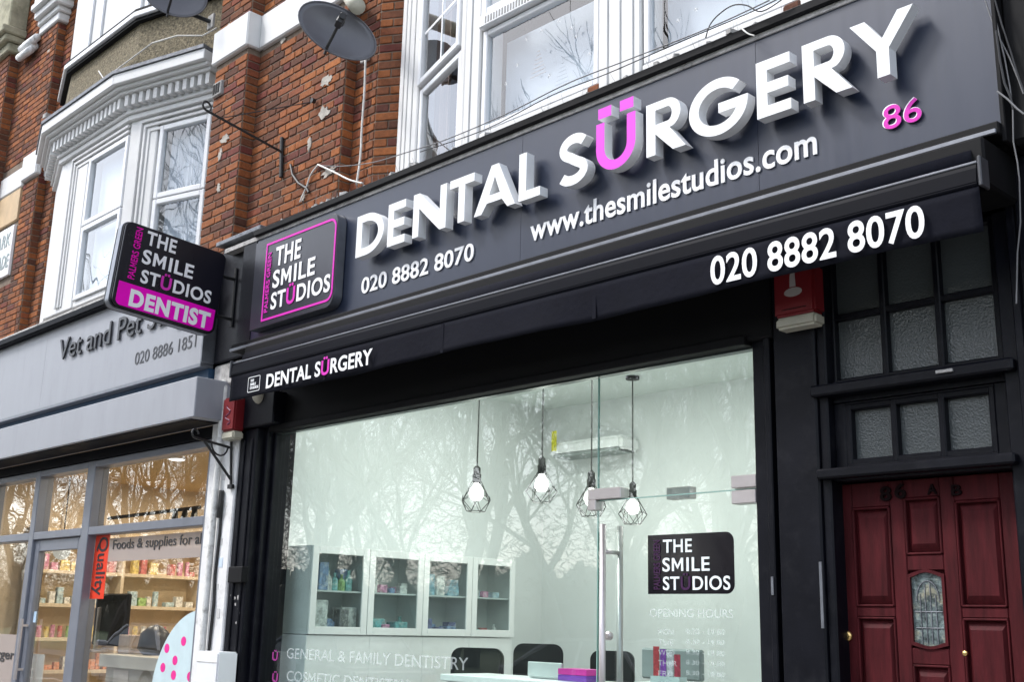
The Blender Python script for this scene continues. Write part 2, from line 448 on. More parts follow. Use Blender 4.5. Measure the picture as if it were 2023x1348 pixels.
GLASS = glass_mat('shop_glass', (0.88, 0.94, 0.922), dbl=2.05, wave=0.12)
GLASS_V = glass_mat('vet_glass', (0.92, 0.94, 0.93), dbl=2.3, wave=0.15)
GLASS_U = glass_mat('upper_glass', (0.93, 0.95, 0.96), dbl=2.0, wave=0.3)
BULB = emit_mat('bulb_glow', (1.0, 0.97, 0.90), 3.0)
LAMPW = emit_mat('downlight_glow', (1.0, 0.98, 0.94), 2.0)
CABLE_G = mat('grey_cable', (0.16, 0.16, 0.165), 0.6)
CABLE_W = mat('white_cable', (0.66, 0.65, 0.62), 0.6, var=0.2, vscale=20)
CABLE_B = mat('black_cable', (0.015, 0.015, 0.016), 0.5)

# ------------------------------------------------------------------ ground and street
GZ = 0.0
asph = mat('asphalt', (0.055, 0.055, 0.058), 0.9, var=0.25, vscale=25, bump=0.5, bscale=180)
pave = mat('paving_concrete', (0.17, 0.165, 0.16), 0.9, var=0.18, vscale=4, bump=0.3, bscale=90)
kerbm = mat('granite_kerb', (0.24, 0.24, 0.24), 0.8, var=0.2, vscale=30)
grassm = mat('park_grass', (0.05, 0.075, 0.025), 0.95, var=0.4, vscale=3, bump=0.6, bscale=40)
struct(mk('ground', MB().add([(-600,-600,-0.16),(600,-600,-0.16),(600,600,-0.16),(-600,600,-0.16)], [(0,1,2,3)]), grassm))
struct(mk('road', MB().box(-200, 120, -14.6, -6.0, -0.5, -0.12), asph))
struct(mk('pavement', MB().box(-200, 120, -5.88, -0.02, -0.4, 0.0), pave))
struct(mk('kerb', MB().box(-200, 120, -6.0, -5.88, -0.4, 0.003), kerbm, bevel=0.01))
struct(mk('far_pavement', MB().box(-200, 120, -17.4, -14.6, -0.4, 0.0), pave))
struct(mk('road_marking', MB().box(-200, 120, -8.35, -8.25, -0.2, -0.116), mat('road_paint', (0.7, 0.7, 0.68), 0.7, var=0.2)))
# ------------------------------------------------------------------ brickwork
_bm = {}
def brick_mesh(L):
    k = round(L*50)/50
    if k not in _bm:
        mb = MB().box(-k/2, k/2, -0.02, 0.02, -0.0285, 0.0285)
        me = bpy.data.meshes.new('brick'); me.from_pydata([tuple(v) for v in mb.v], [], mb.f); me.materials.append(BRICK)
        bm = bmesh.new(); bm.from_mesh(me); bmesh.ops.recalc_face_normals(bm, faces=bm.faces)
        bmesh.ops.bevel(bm, geom=list(bm.edges), offset=0.004, segments=1, affect='EDGES'); bm.to_mesh(me); bm.free()
        _bm[k] = me
    return k, _bm[k]
PITCH = 0.0685
def brick_wall(root, faces):
    """faces: (x0,y0,x1,y1,z0,z1[,skip list of (u0,u1,z0,z1)]) seen from outside with the wall on its left-to-right run."""
    spots = []
    for fc in faces:
        x0, y0, x1, y1, z0, z1 = fc[:6]; skips = fc[6] if len(fc) > 6 else []
        a = Vector((x0, y0, 0)); d = Vector((x1 - x0, y1 - y0, 0)); W = d.length; d.normalize()
        nrm = Vector((d.y, -d.x, 0)); ang = math.atan2(d.y, d.x)
        row = int(math.floor(z0/PITCH)) + 1
        while row*PITCH + 0.03 < z1:
            z = row*PITCH
            u = 0.0; i = 0
            odd = row % 2
            while u < W - 0.015:
                Lb = (0.215 if (i + odd) % 2 == 0 else 0.102)
                if W < 0.2: Lb = W
                if i == 0 and odd and W > 0.5: Lb = 0.16
                e = min(u + Lb, W)
                if W - e < 0.05: e = W
                mid = (u + e)/2; ln = e - u - 0.007
                if ln > 0.02 and not any(s[0] < mid < s[1] and s[2] < z < s[3] for s in skips):
                    p = a + d*mid + Vector((0, 0, z)) + nrm*(rnd.uniform(-0.0165, -0.012))
                    spots.append((p, ang + rnd.uniform(-0.006, 0.006), ln))
                u = e + 0.003; i += 1
            row += 1
    spots.sort(key=lambda s: (s[0] - CAM).length)
    rest = MB()
    for k, (p, ang, ln) in enumerate(spots):
        kl, me = brick_mesh(ln)
        if k < 300:
            o = bpy.data.objects.new('brick', me); COL.objects.link(o); o.parent = root
            o.location = p - root.location; o.rotation_euler = (rnd.uniform(-.012, .012), rnd.uniform(-.006, .006), ang); o.scale = (ln/kl, 1, 1)
        else:
            M = Matrix.Translation(p) @ Matrix.Rotation(ang, 4, 'Z') @ Matrix.Diagonal((ln/kl, 1, 1, 1))
            rest.add([M @ v.co for v in me.vertices], [list(f.vertices) for f in me.polygons])
    if rest.v:
        o = mk('brickwork', rest, BRICK, root); o['kind'] = 'stuff'
    return len(spots)

# wall between the two bays: pilaster A, wall B, recess C and the splay into our bay
w1 = thing('brick_wall', 'weathered orange brick wall with stepped pilaster between the two white bay windows', 'wall', (-7.2, 0.2, 4.3))
ZB, ZT = 4.2, 7.3
BZ0, BZ1 = 6.11, 6.425
skA = [(0.02, 0.16, 5.80, 5.94)]
f1 = [(-8.33, -0.12, -7.82, -0.12, ZB, BZ0), (-7.82, -0.115, -7.82, 0.0, ZB, BZ0),
      (-7.82, 0.0, -6.57, 0.0, ZB, BZ0), (-6.57, 0.005, -6.57, 0.1, ZB, ZT),
      (-6.57, 0.1, -6.30, 0.1, ZB, ZT), (-6.30, 0.1, -6.05, 0.26, ZB, ZT),
      (-8.33, -0.12, -7.82, -0.12, BZ1, ZT), (-7.82, -0.115, -7.82, 0.0, BZ1, ZT), (-7.82, 0.0, -6.57, 0.0, BZ1, ZT)]
nb1 = brick_wall(w1, f1)
core = MB().box(-8.329, -7.822, -0.118, 0.4, ZB, ZT).box(-7.822, -6.572, 0.002, 0.4, ZB, ZT)
core.prism([(-6.572, 0.102), (-6.30, 0.102), (-6.05, 0.262), (-6.05, 0.5), (-6.572, 0.5)], Vector((0,0,0)), X_, Y_, Z_, ZB, ZT)
mk('mortar_core', core, MORTAR, w1)
bd = MB().box(-8.36, -7.79, -0.16, 0.0, BZ0, BZ1).box(-7.79, -6.60, -0.04, 0.02, BZ0, BZ1)
mk('painted_stone_band', bd, WHITE, w1, bevel=0.012)
vent = MB().box(-8.31, -8.17, -0.150, -0.11, 5.80, 5.93)
v0 = mk('air_vent', vent, GRIME, w1, bevel=0.006)
for i in range(3):
    mk('vent_slot', MB().box(-8.295 + i*0.038, -8.27 + i*0.038, -0.154, -0.147, 5.82, 5.91), BLACK_D, v0)
PLAST = mat('old_plaster', (0.40, 0.37, 0.33), 0.9, var=0.25, vscale=14, bump=0.5)
for (px, py, w, h, Y) in ((640, 225, .17, .13, -.004), (645, 160, .19, .10, -.004), (650, 340, .20, .08, -.004), (612, 285, .05, .12, -.004), (445, 275, .14, .10, -.124), (436, 305, .06, .12, -.124), (600, 390, .05, .07, -.004), (433, 372, .07, .08, -.124), (560, 80, .09, .05, -.004)):
    c = P(px, py, Y); pts = []
    for k in range(21):
        a = 2*math.pi*k/21; q = rnd.uniform(0.45, 1.15)
        pts.append((c.x + math.cos(a)*w/2*q, c.z + math.sin(a)*h/2*q))
    mk('plaster_scar', MB().prism(pts, Vector((0, Y, 0)), X_, Z_, OUT, -0.02, 0.0085), PLAST, w1)

# pier on the far side of the neighbouring bay
w2 = thing('brick_wall', 'tall orange brick pier with white capital and mossy stone corbel beside the street name plate', 'wall', (-13.2, 0.2, 4.3))
B2, T2 = 4.2, 9.4
q0, q1 = 6.27, 6.60
f2 = [(-12.86, 0.0, -12.45, 0.0, B2, q0), (-12.45, 0.005, -12.45, 0.1, B2, T2), (-12.45, 0.1, -12.22, 0.1, B2, T2), (-12.22, 0.1, -11.98, 0.30, B2, T2),
      (-13.55, 0.0, -12.45, 0.0, q1, T2), (-13.55, -0.12, -13.55, -0.005, B2, T2), (-14.1, -0.125, -13.55, -0.125, B2, T2), (-13.55, 0.0, -12.86, 0.0, B2, 5.15)]
nb2 = brick_wall(w2, f2)
core = MB().box(-14.095, -13.552, -0.122, 0.4, B2, T2).box(-13.552, -12.452, 0.002, 0.4, B2, T2)
core.prism([(-12.452, 0.102), (-12.22, 0.102), (-11.98, 0.302), (-11.98, 0.5), (-12.452, 0.5)], Vector(), X_, Y_, Z_, B2, T2)
mk('mortar_core', core, MORTAR, w2)
band = MB().box(-12.85, -12.42, -0.05, 0.02, q0 + 0.02, q1).box(-13.54, -12.85, -0.03, 0.02, q0 - 0.02, q1 - 0.09).box(-12.44, -12.2, 0.05, 0.12, q0, q1 - 0.04)
mk('painted_stone_band', band, WHITE, w2, bevel=0.015)
mk('timber_panel', MB().box(-13.53, -12.87, -0.025, 0.02, 5.86, q0 - 0.03), mat('buff_panel', (0.55, 0.40, 0.24), 0.7, var=0.15), w2, bevel=0.004)
capz = P(110, 35, -0.06).z
cp = MB()
for k, (dz, ex) in enumerate(((0.0, 0.03), (0.10, 0.06), (0.17, 0.11), (0.26, 0.16), (0.34, 0.13))):
    h = (0.10, 0.07, 0.09, 0.08, 0.25)[k]
    cp.box(-12.95, -12.42 + ex, -ex, 0.22, capz + dz, capz + dz + h + 0.002)
mk('moulded_capital', cp, WHITE, w2, bevel=0.012)
cb = MB()
zc = P(22, 90, -0.2).z
for k, (dz, h, ex) in enumerate(((0.0, 0.12, 0.06), (0.12, 0.09, 0.12), (0.21, 0.10, 0.17), (0.31, 0.9, 0.10))):
    cb.box(-14.1, -13.5 + ex*0.5, -0.125 - ex, 0.0, zc + dz, zc + dz + h)
mk('stone_corbel', cb, STONE, w2, bevel=0.015)
sc = MB(); c0 = P(62, 78, -0.06)
for k in range(4):
    a = c0 + Vector((-0.02*k, 0, -0.05*k))
    sc.tube([(a.x - 0.22, -0.05 - 0.03*(k % 2), a.z), (a.x + 0.16, -0.05 - 0.03*(k % 2), a.z - 0.02)], 0.045, 8)
mk('scroll_bracket', sc, WHITE_OLD, w2, smooth=True)
mk('pale_spall', MB().box(-12.53, -12.44, -0.012, 0.06, 6.98, 7.05), GRIME, w2, bevel=0.01)

# street name plate
npl = thing('street_name_plate', 'white enamel street name plate on the brick pier', 'sign', (-13.3, -0.02, 5.5))
mk('plate', MB().box(-13.54, -12.89, -0.035, 0.0, 5.20, 5.80), PRINT, npl, bevel=0.005)
gtx = mat('plate_letter', (0.30, 0.36, 0.36), 0.5)
text('lettering', 'PARK', gtx, npl, (-13.42, -0.035, 5.56), (-12.94, -0.035, 5.56), (-13.50, -0.035, 5.72), OUT, bold=0.01)
text('lettering', 'PARADE', gtx, npl, (-13.50, -0.035, 5.30), (-12.92, -0.035, 5.30), (-13.53, -0.035, 5.46), OUT, bold=0.01)
# ------------------------------------------------------------------ bay windows
class Face:
    """A vertical face from a to b (plan points), u along it, n outward."""
    def __init__(s, a, b):
        s.a = Vector((a[0], a[1], 0)); d = Vector((b[0]-a[0], b[1]-a[1], 0)); s.L = d.length; s.u = d.normalized(); s.n = Vector((s.u.y, -s.u.x, 0))
    def box(s, mb, u0, u1, n0, n1, z0, z1, mi=0): return mb.obox(s.a, s.u, s.n, Z_, u0, u1, n0, n1, z0, z1, mi)
def framed(F, parent, u0, u1, z0, z1, mat_f, glass, w=0.05, n0=-0.05, n1=0.0, nm='window', back=None, gap=0.10, fold=0.012):
    """Frame, pane and what hangs behind it."""
    mb = MB()
    F.box(mb, u0, u0+w, n0, n1, z0, z1); F.box(mb, u1-w, u1, n0, n1, z0, z1)
    F.box(mb, u0+w, u1-w, n0, n1, z0, z0+w); F.box(mb, u0+w, u1-w, n0, n1, z1-w, z1)
    fr = mk(nm, mb, mat_f, parent, bevel=0.006)
    g = MB(); F.box(g, u0+w-0.005, u1-w+0.005, n0+0.015, n0+0.021, z0+w-0.005, z1-w+0.005)
    mk('pane', g, glass, fr)
    if back:
        c = MB(); nseg = 40; U0, U1 = u0+w-0.02, u1-w+0.02
        for i in range(nseg):
            a, b = U0 + (U1-U0)*i/nseg, U0 + (U1-U0)*(i+1)/nseg
            da, db = fold*math.sin(i*1.9), fold*math.sin((i+1)*1.9)
            p = [F.a + F.u*a + F.n*(n0-gap+da), F.a + F.u*b + F.n*(n0-gap+db)]
            c.add([p[0] + Z_*(z0+0.01), p[1] + Z_*(z0+0.01), p[1] + Z_*(z1-0.01), p[0] + Z_*(z1-0.01)], [(0,1,2,3)])
        mk('curtain', c, back, fr, smooth=True)
    return fr

# --- bay over the neighbouring shop
vb = thing('bay_window', 'white bay window with dentil cornice below a pebbledash panel, over the grey vet shop', 'bay window', (-10.3, 0.0, 4.3))
pa, pb, pc, pd = (-12.02, 0.05), (-11.22, -0.22), (-9.68, -0.22), (-8.62, 0.09)
FL, FF, FR = Face(pa, pb), Face(pb, pc), Face(pc, pd)
z_s, z_h = 4.34, 6.0
fz = [(4.46-0.06, 5.09+0.05), (5.15, 5.80+0.06)]
post = MB()
FF.box(post, 0.0, 0.66, -0.20, -0.0, z_s, z_h); FF.box(post, 1.54-0.02, 1.54, -0.2, -0.01, z_s, z_h)
FR.box(post, 0.0, 0.36, -0.2, 0.0, z_s, z_h); FR.box(post, 1.02, FR.L, -0.2, 0.0, z_s, z_h); FL.box(post, 0.0, FL.L-0.02, -0.2, -0.005, z_s, z_h)
FF.box(post, 0.66, 1.54, -0.2, -0.01, z_s, fz[0][0]); FR.box(post, 0.36, 1.02, -0.2, -0.01, z_s, fz[0][0])
FF.box(post, 0.66, 1.54, -0.2, -0.01, fz[1][1], z_h); FR.box(post, 0.36, 1.02, -0.2, -0.01, fz[1][1], z_h)
mk('bay_frame', post, WHITE, vb, bevel=0.008)
arch = MB()      # architrave mouldings round the two lights
for F, a, b in ((FF, 0.30, 1.53), (FR, 0.14, 1.05)):
    for k, e in enumerate((0.0, 0.05, 0.10)):
        F.box(arch, a+e, a+e+0.03, 0.0, 0.026-0.008*k, z_s+0.05, 5.96-e); F.box(arch, a+e, b, 0.0, 0.025-0.008*k, 5.93-e, 5.96-e)
mk('architrave', arch, WHITE, vb, bevel=0.007)
for F, a, b in ((FF, 0.70, 1.56-0.03), (FR, 0.40, 1.03)):
    for (z0, z1), bk in zip(fz, (BLIND if F is FF else NET, BLIND if F is FF else NET)):
        framed(F, vb, a, b, z0, z1, PVC, GLASS_U, 0.05, -0.04, 0.012, back=bk, gap=0.08, fold=0.0 if F is FF else 0.012)
def offset_line(pts, d):
    out = []
    for i, p in enumerate(pts):
        dirs = []
        if i > 0: dirs.append((Vector(p) - Vector(pts[i-1])).normalized())
        if i < len(pts)-1: dirs.append((Vector(pts[i+1]) - Vector(p)).normalized())
        ns = [Vector((q.y, -q.x)) for q in dirs]; n = sum(ns, Vector((0, 0))).normalized()
        k = 1.0/max(0.3, n.dot(ns[0])); out.append(Vector(p) + n*d*k)
    return out
def sweep(mb, pts, d0, d1, z0, z1):
    a, b = offset_line(pts, d0), offset_line(pts, d1)
    for i in range(len(pts)-1):
        vs_ = [(q.x, q.y, z) for z in (z0, z1) for q in (a[i], a[i+1], b[i+1], b[i])]
        mb.add(vs_, [(0,1,2,3),(4,7,6,5),(0,4,5,1),(1,5,6,2),(2,6,7,3),(3,7,4,0)])
line = [Vector(p) for p in (pa, pb, pc, pd)]
cor = MB()
for d, z0, z1 in ((0.035, 5.985, 6.04), (0.06, 6.04, 6.075), (0.045, 6.075, 6.20), (0.15, 6.20, 6.235), (0.19, 6.235, 6.27), (0.235, 6.27, 6.37)):
    sweep(cor, line, -0.15, d, z0, z1)
co = mk('cornice', cor, WHITE, vb, bevel=0.006)
for F in (FL, FF, FR):
    nd = int(F.L/0.088)
    for i in range(nd):
        u = (i + 0.25)*F.L/nd
        d = MB(); F.box(d, u, u + 0.045, 0.04, 0.125, 6.09, 6.197)
        mk('dentil', d, WHITE, co)
fl = MB(); sweep(fl, line, -0.1, 0.25, 6.372, 6.405); mk('lead_capping', fl, LEAD, vb)
spn = MB(); sweep(spn, line, -0.2, 0.02, 6.40, 7.02); mk('pebbledash_panel', spn, DASH, vb)
usl = MB(); sweep(usl, line, -0.2, 0.10, 7.03, 7.085); mk('upper_sill', usl, PVC, vb, bevel=0.006)
usd = MB(); sweep(usd, line, -0.2, 0.07, 6.995, 7.028); sweep(usd, line, -0.2, 0.085, 7.086, 7.12); mk('sill_black_strip', usd, BLACK_D, vb)  # black strips just below and above the pale sill
ufr = MB(); sweep(ufr, line, -0.16, 0.02, 7.12, 9.3); mk('upper_window_board', ufr, WHITE, vb)
for F, us in ((FF, (0.35, 0.62, 1.50)), (FR, (0.05, 0.35, 1.0))):
    st = MB()
    for u in us: F.box(st, u, u+0.05, 0.02, 0.045, 7.14, 9.2)
    mk('upper_stile', st, PVC, vb, bevel=0.005)
wr = MB(); wpts = [P(195, 140, -0.26), P(205, 155, -0.26), P(240, 130, -0.27), P(300, 85, -0.26), P(350, 70, -0.2), P(400, 70, -0.08), P(428, 55, -0.03)]
wr.tube(wpts, 0.007, 6); tag(mk('loose_cable', wr, CABLE_W), 'pale cable sagging across the pebbledash panel', 'cable')

# --- bay over the dental surgery
db = thing('bay_window', 'white sash bay window directly above the slate DENTAL SÜRGERY fascia', 'bay window', (-3.8, 0.0, 4.3))
GL, GF, GR = Face((-6.07, 0.13), (-4.98, -0.20)), Face((-4.98, -0.20), (-2.35, -0.20)), Face((-2.35, -0.20), (-1.26, 0.13))
zs, zt = 4.30, 6.6
mb = MB()
GL.box(mb, 0.0, 0.36, -0.2, 0.0, zs, zt); GL.box(mb, 1.06, GL.L-0.01, -0.2, -0.004, zs, zt)
GF.box(mb, 0.0, 0.14, -0.2, 0.0, zs, zt); GF.box(mb, 1.12, 1.42, -0.2, 0.0, zs, zt); GF.box(mb, 2.47, 2.63, -0.2, 0.0, zs, zt)
GL.box(mb, 0.36, 1.06, -0.2, -0.01, zs, 4.37); GF.box(mb, 0.14, 1.12, -0.2, -0.01, zs, 4.40); GF.box(mb, 1.42, 2.47, -0.2, -0.01, zs, 4.40)
GR.box(mb, 0.01, 0.3, -0.2, -0.004, zs, zt); GR.box(mb, 0.3, GR.L, -0.2, -0.006, zs, zt)
mk('bay_frame', mb, WHITE, db, bevel=0.008)
fl_ = MB()
for F, us in ((GL, (0.06, 0.14, 0.24)), (GF, (0.03, 1.16, 1.25, 1.34, 2.52))):
    for u in us: F.box(fl_, u, u+0.035, 0.0, 0.009, zs+0.05, zt)
mk('reeded_moulding', fl_, WHITE, db, bevel=0.006)
framed(GL, db, 0.37, 1.05, 4.37, 5.06, PVC, GLASS_U, 0.045, -0.06, -0.012, back=None)
s2 = framed(GL, db, 0.37, 1.05, 5.08, 6.4, PVC, GLASS_U, 0.045, -0.035, 0.012, back=None)
mt = MB(); GL.box(mt, 0.705, 0.725, -0.03, -0.012, 5.12, 6.35); GL.box(mt, 0.415, 1.005, -0.031, -0.013, 5.46, 5.48); GL.box(mt, 0.415, 1.005, -0.031, -0.013, 5.86, 5.88); mk('glazing_bar', mt, PVC, s2)
for a, b in ((0.15, 1.11), (1.43, 2.46)):
    framed(GF, db, a, b, 4.40, 5.08, PVC, GLASS_U, 0.04, -0.06, -0.012, back=BLIND, gap=0.14, fold=0.0)
    framed(GF, db, a, b, 5.17, 6.4, PVC, GLASS_U, 0.05, -0.035, 0.012, back=BLIND, gap=0.14, fold=0.0)
    vt = MB(); GF.box(vt, a, b, -0.06, 0.03, 5.085, 5.165); vo = mk('vent_bar', vt, PVC, db, bevel=0.006)
    sl = MB()
    for i in range(34):
        u = a + 0.06 + i*(b-a-0.12)/34; GF.box(sl, u, u+0.012, 0.028, 0.0325, 5.10, 5.145)
    mk('vent_slot', sl, mat('vent_grey', (0.25, 0.25, 0.25), 0.6), vo)
# faint christmas stickers on the pane
stk = MB(); tp = P(1062, 100, -0.27)
for k in range(7):
    w = 0.010 + 0.009*k
    stk.box(tp.x - w, tp.x + w, -0.262, -0.2605, tp.z - 0.025*k, tp.z - 0.025*k + 0.003)
mk('tree_sticker', stk, mat('sticker_pale', (0.5, 0.47, 0.48), 0.8), db)['kind'] = 'stuff'
fk = MB()
for px, py in ((1040, 78), (1130, 55), (1138, 72), (1165, 105), (1022, 128), (1070, 60), (1085, 150), (1000, 165), (1105, 40), (1340, 40), (1375, 18)):
    c = P(px, py, -0.262)
    for a in (0, 60, 120):
        d = Vector((math.cos(R_(a)), 0, math.sin(R_(a))))*0.014
        fk.tube([c - d, c + d], 0.0014, 4)
mk('snowflake_sticker', fk, PRINT, db)['kind'] = 'stuff'
# the room behind the side light
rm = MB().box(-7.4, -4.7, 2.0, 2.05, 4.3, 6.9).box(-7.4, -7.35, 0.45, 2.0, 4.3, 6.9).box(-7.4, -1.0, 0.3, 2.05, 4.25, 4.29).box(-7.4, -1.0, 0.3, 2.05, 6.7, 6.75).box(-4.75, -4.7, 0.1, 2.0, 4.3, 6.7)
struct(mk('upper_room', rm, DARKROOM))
cu = MB()
for (u0, u1) in ((0.37, 0.60),):
    for i in range(20):
        a, b = u0+(u1-u0)*i/20, u0+(u1-u0)*(i+1)/20
        da, db_ = -0.14+0.02*math.sin(i*1.7), -0.14+0.02*math.sin((i+1)*1.7)
        p, q = GL.a+GL.u*a+GL.n*da, GL.a+GL.u*b+GL.n*db_
        cu.add([p+Z_*4.38, q+Z_*4.38, q+Z_*6.4, p+Z_*6.4], [(0,1,2,3)])
mk('curtain', cu, CURT, db, smooth=True)
tw = MB(); GL.box(tw, 0.74, 1.04, -0.24, -0.19, 4.36, 4.78); GL.box(tw, 0.80, 0.98, -0.235, -0.195, 4.78, 4.86)
tag(mk('white_towel', tw, PRINT, bevel=0.03, seg=3), 'white towel hung inside the narrow side light of the bay', 'towel')
cl = MB(); GL.box(cl, 0.62, 0.92, -0.46, -0.33, 4.4, 4.97); GL.box(cl, 0.66, 0.80, -0.45, -0.34, 4.97, 5.12)
tag(mk('hanging_coat', cl, mat('dark_coat', (0.035, 0.03, 0.035), 0.9), bevel=0.05, seg=3), 'dark coat hanging behind the side light of the bay', 'coat')
ledge = MB().box(-7.75, -1.4, -0.21, 0.1, 4.27, 4.303); mk('grimy_ledge', ledge, GRIME, db)
# walling that closes off the storeys behind the bays
wall_u = MB().box(-11.9, -8.4, 0.45, 0.6, 4.2, 9.4).box(-1.1, 0.5, 0.1, 0.5, 2.9, 7.3)
struct(mk('rear_wall', wall_u, MORTAR))
# ------------------------------------------------------------------ dental fascia sign
YF = -0.20
fs = thing('fascia_sign', 'long slate grey shop fascia with raised white DENTAL SÜRGERY letters', 'shop sign', (-4.5, 0.0, 3.45))
ZF0, ZF1 = 3.485, 4.292
joints = [-7.28, -5.30, P(1492, 90, YF).x, -1.712]
joints = [-7.28, P(1030, 400, YF).x, P(1492, 90, YF).x, -1.712]
for a, b in zip(joints[:-1], joints[1:]):
    mk('panel', MB().box(a + 0.0012, b - 0.0012, YF, -0.14, ZF0, ZF1), FASC, fs)
mk('backing_box', MB().box(-7.27, -1.72, -0.13, 0.09, 3.40, 4.265), BLACK_D, fs)
tr = MB().box(-7.30, -1.700, -0.235, -0.10, ZF1 + 0.002, 4.345); mk('top_trim', tr, BLACK_D, fs, bevel=0.008)
mk('right_trim', MB().box(-1.709, -1.690, -0.215, 0.0, 3.40, 4.29), BLACK_D, fs, bevel=0.004)
mk('bottom_rail', MB().box(-7.47, -1.705, -0.245, -0.10, 3.425, 3.482), BLACK_D, fs, bevel=0.006)
mk('silver_strip', MB().box(-7.46, -1.712, -0.262, -0.247, 3.425, 3.445), SILVER, fs, bevel=0.003)
# end panel beyond the lettered board
ep = MB().box(-7.90, -7.285, -0.14, 0.06, 3.42, 4.36); mk('end_panel', ep, BLACK, fs, bevel=0.01)
mk('end_capping', MB().box(-7.92, -7.27, -0.20, 0.06, 4.362, 4.40), LEAD, fs, bevel=0.006)
mk('end_strip', MB().box(-7.47, -7.283, -0.205, -0.142, 3.49, 4.27), BLACK, fs, bevel=0.003)

# raised letters, drawn stroke by stroke
YL = YF - 0.098
bA, bB = P(701.6, 511, YL), P(1735, 153, YL)
ZL0 = (bA.z + bB.z)/2
ZL1 = (P(704, 431, YL).z + P(1679, 53, YL).z)/2
H = ZL1 - ZL0
S = 0.205*H
def arc(cx, cy, rx, ry, a0, a1, n=18):
    return [(cx + rx*math.cos(R_(a0 + (a1-a0)*i/n)), cy + ry*math.sin(R_(a0 + (a1-a0)*i/n))) for i in range(n+1)]
def band_path(path, w):
    """Outline of a constant-width stroke along a smooth path."""
    L_, R2 = [], []
    k = len(path)
    for i, p in enumerate(path):
        a, b = path[max(i-1, 0)], path[min(i+1, k-1)]
        t = Vector((b[0]-a[0], b[1]-a[1])).normalized(); nn = Vector((-t.y, t.x))
        L_.append((p[0]+nn.x*w/2, p[1]+nn.y*w/2)); R2.append((p[0]-nn.x*w/2, p[1]-nn.y*w/2))
    return L_ + R2[::-1]
def letter(ch, W):
    s = S; t = 0.185*H
    if ch == 'D':
        r = H/2; ax = W - s
        o = [(0,0)] + arc(W*0.36, r, W*0.64, r, -90, 90, 28) + [(0,H)]
        i = [(s, t)] + arc(W*0.36, r, W*0.64 - s, r - t, -90, 90, 28) + [(s, H-t)]
        return [o, i[::-1]]
    if ch == 'E':
        return [[(0,0),(W,0),(W,t),(s,t),(s,H*0.41),(W*0.94,H*0.41),(W*0.94,H*0.41+t),(s,H*0.41+t),(s,H-t),(W,H-t),(W,H),(0,H)]]
    if ch == 'N':
        return [[(0,0),(s,0),(s,H*0.64),(W-s*0.98,0),(W,0),(W,H),(W-s,H),(W-s,H*0.36),(s*0.98,H),(0,H)]]
    if ch == 'T':
        c = W/2; return [[(c-s/2,0),(c+s/2,0),(c+s/2,H-t),(W,H-t),(W,H),(0,H),(0,H-t),(c-s/2,H-t)]]
    if ch == 'A':
        c = W/2; q = s*0.52
        o = [(0,0),(s*1.08,0),(W*0.315,H*0.20),(W*0.685,H*0.20),(W-s*1.08,0),(W,0),(c+q,H),(c-q,H)]
        i = [(c-W*0.135,H*0.36),(c+W*0.135,H*0.36),(c,H*0.74)]
        return [o, i]
    if ch == 'L':
        return [[(0,0),(W,0),(W,t),(s,t),(s,H),(0,H)]]
    if ch == 'R':
        yb = H*0.42; r = (H - yb)/2; cy = yb + r; bx = W*0.88
        o = [(0,0),(s,0),(s,yb*0.93),(W-s*1.35,0),(W,0),(W*0.60,yb*1.04)] + arc(bx-r, cy, r, r, -62, 90, 20) + [(0,H)]
        i = [(s, yb+t*0.80)] + arc(bx-r, cy, r-s*0.92, r-t*0.82, -90, 90, 16) + [(s, H-t*0.82)]
        return [o, i[::-1]]
    if ch == 'Y':
        c = W/2; q = s/2
        return [[(c-q,0),(c+q,0),(c+q,H*0.44),(W,H),(W-s*1.22,H),(c,H*0.62),(s*1.22,H),(0,H),(c-q,H*0.44)]]
    if ch == 'U':
        r = W/2
        o = [(0,H)] + arc(r, r, r, r, 180, 360, 24) + [(W,H),(W-s,H)] + arc(r, r, r-s, r-t, 360, 180, 24) + [(s,H)]
        return [o]
    if ch == 'G':
        rx, ry = W/2, H/2*1.03; c = (W/2, H/2)
        o = arc(c[0], c[1], rx, ry, 42, 360, 44) + [(W, H*0.555),(W*0.51, H*0.555),(W*0.51, H*0.555-t*0.95),(W*0.74, H*0.555-t*0.95)]
        i = arc(c[0], c[1], rx-s, ry-t, 338, 42, 36)
        return [o + i]
    if ch == 'S':
        path = arc(W*0.52, H*0.745, W*0.52-s/2-0.1*W, H*0.255-t/2+0.01*H, 35, 180, 14)
        cx, cy, rx, ry = W*0.52, H*0.735, W*0.33, H*0.185
        path = arc(cx, cy, rx, ry, 28, 245, 20)
        lx, ly, lrx, lry = W*0.47, H*0.265, W*0.355, H*0.185
        path += arc(lx, ly, lrx, lry, 65, -150, 20)
        return [band_path(path, s*0.96)]
spans = [('D', (701.8, 510), (757, 470)), ('E', (764, 490), (802.5, 395)), ('N', (814, 470), (883, 365)), ('T', (889.5, 365), (937.5, 342)), ('A', (936, 430.5), (1017, 402.5)), ('L', (1024, 402), (1066.5, 383)),
         ('S', (1100, 356), (1165, 300)), ('U', (1177.6, 300), (1255.5, 270)), ('R', (1277, 312), (1354.5, 284)), ('G', (1361, 225), (1477, 190)), ('E', (1496, 232), (1563, 205)), ('R', (1588, 203), (1684, 168)), ('Y', (1678, 53), (1803, 4))]
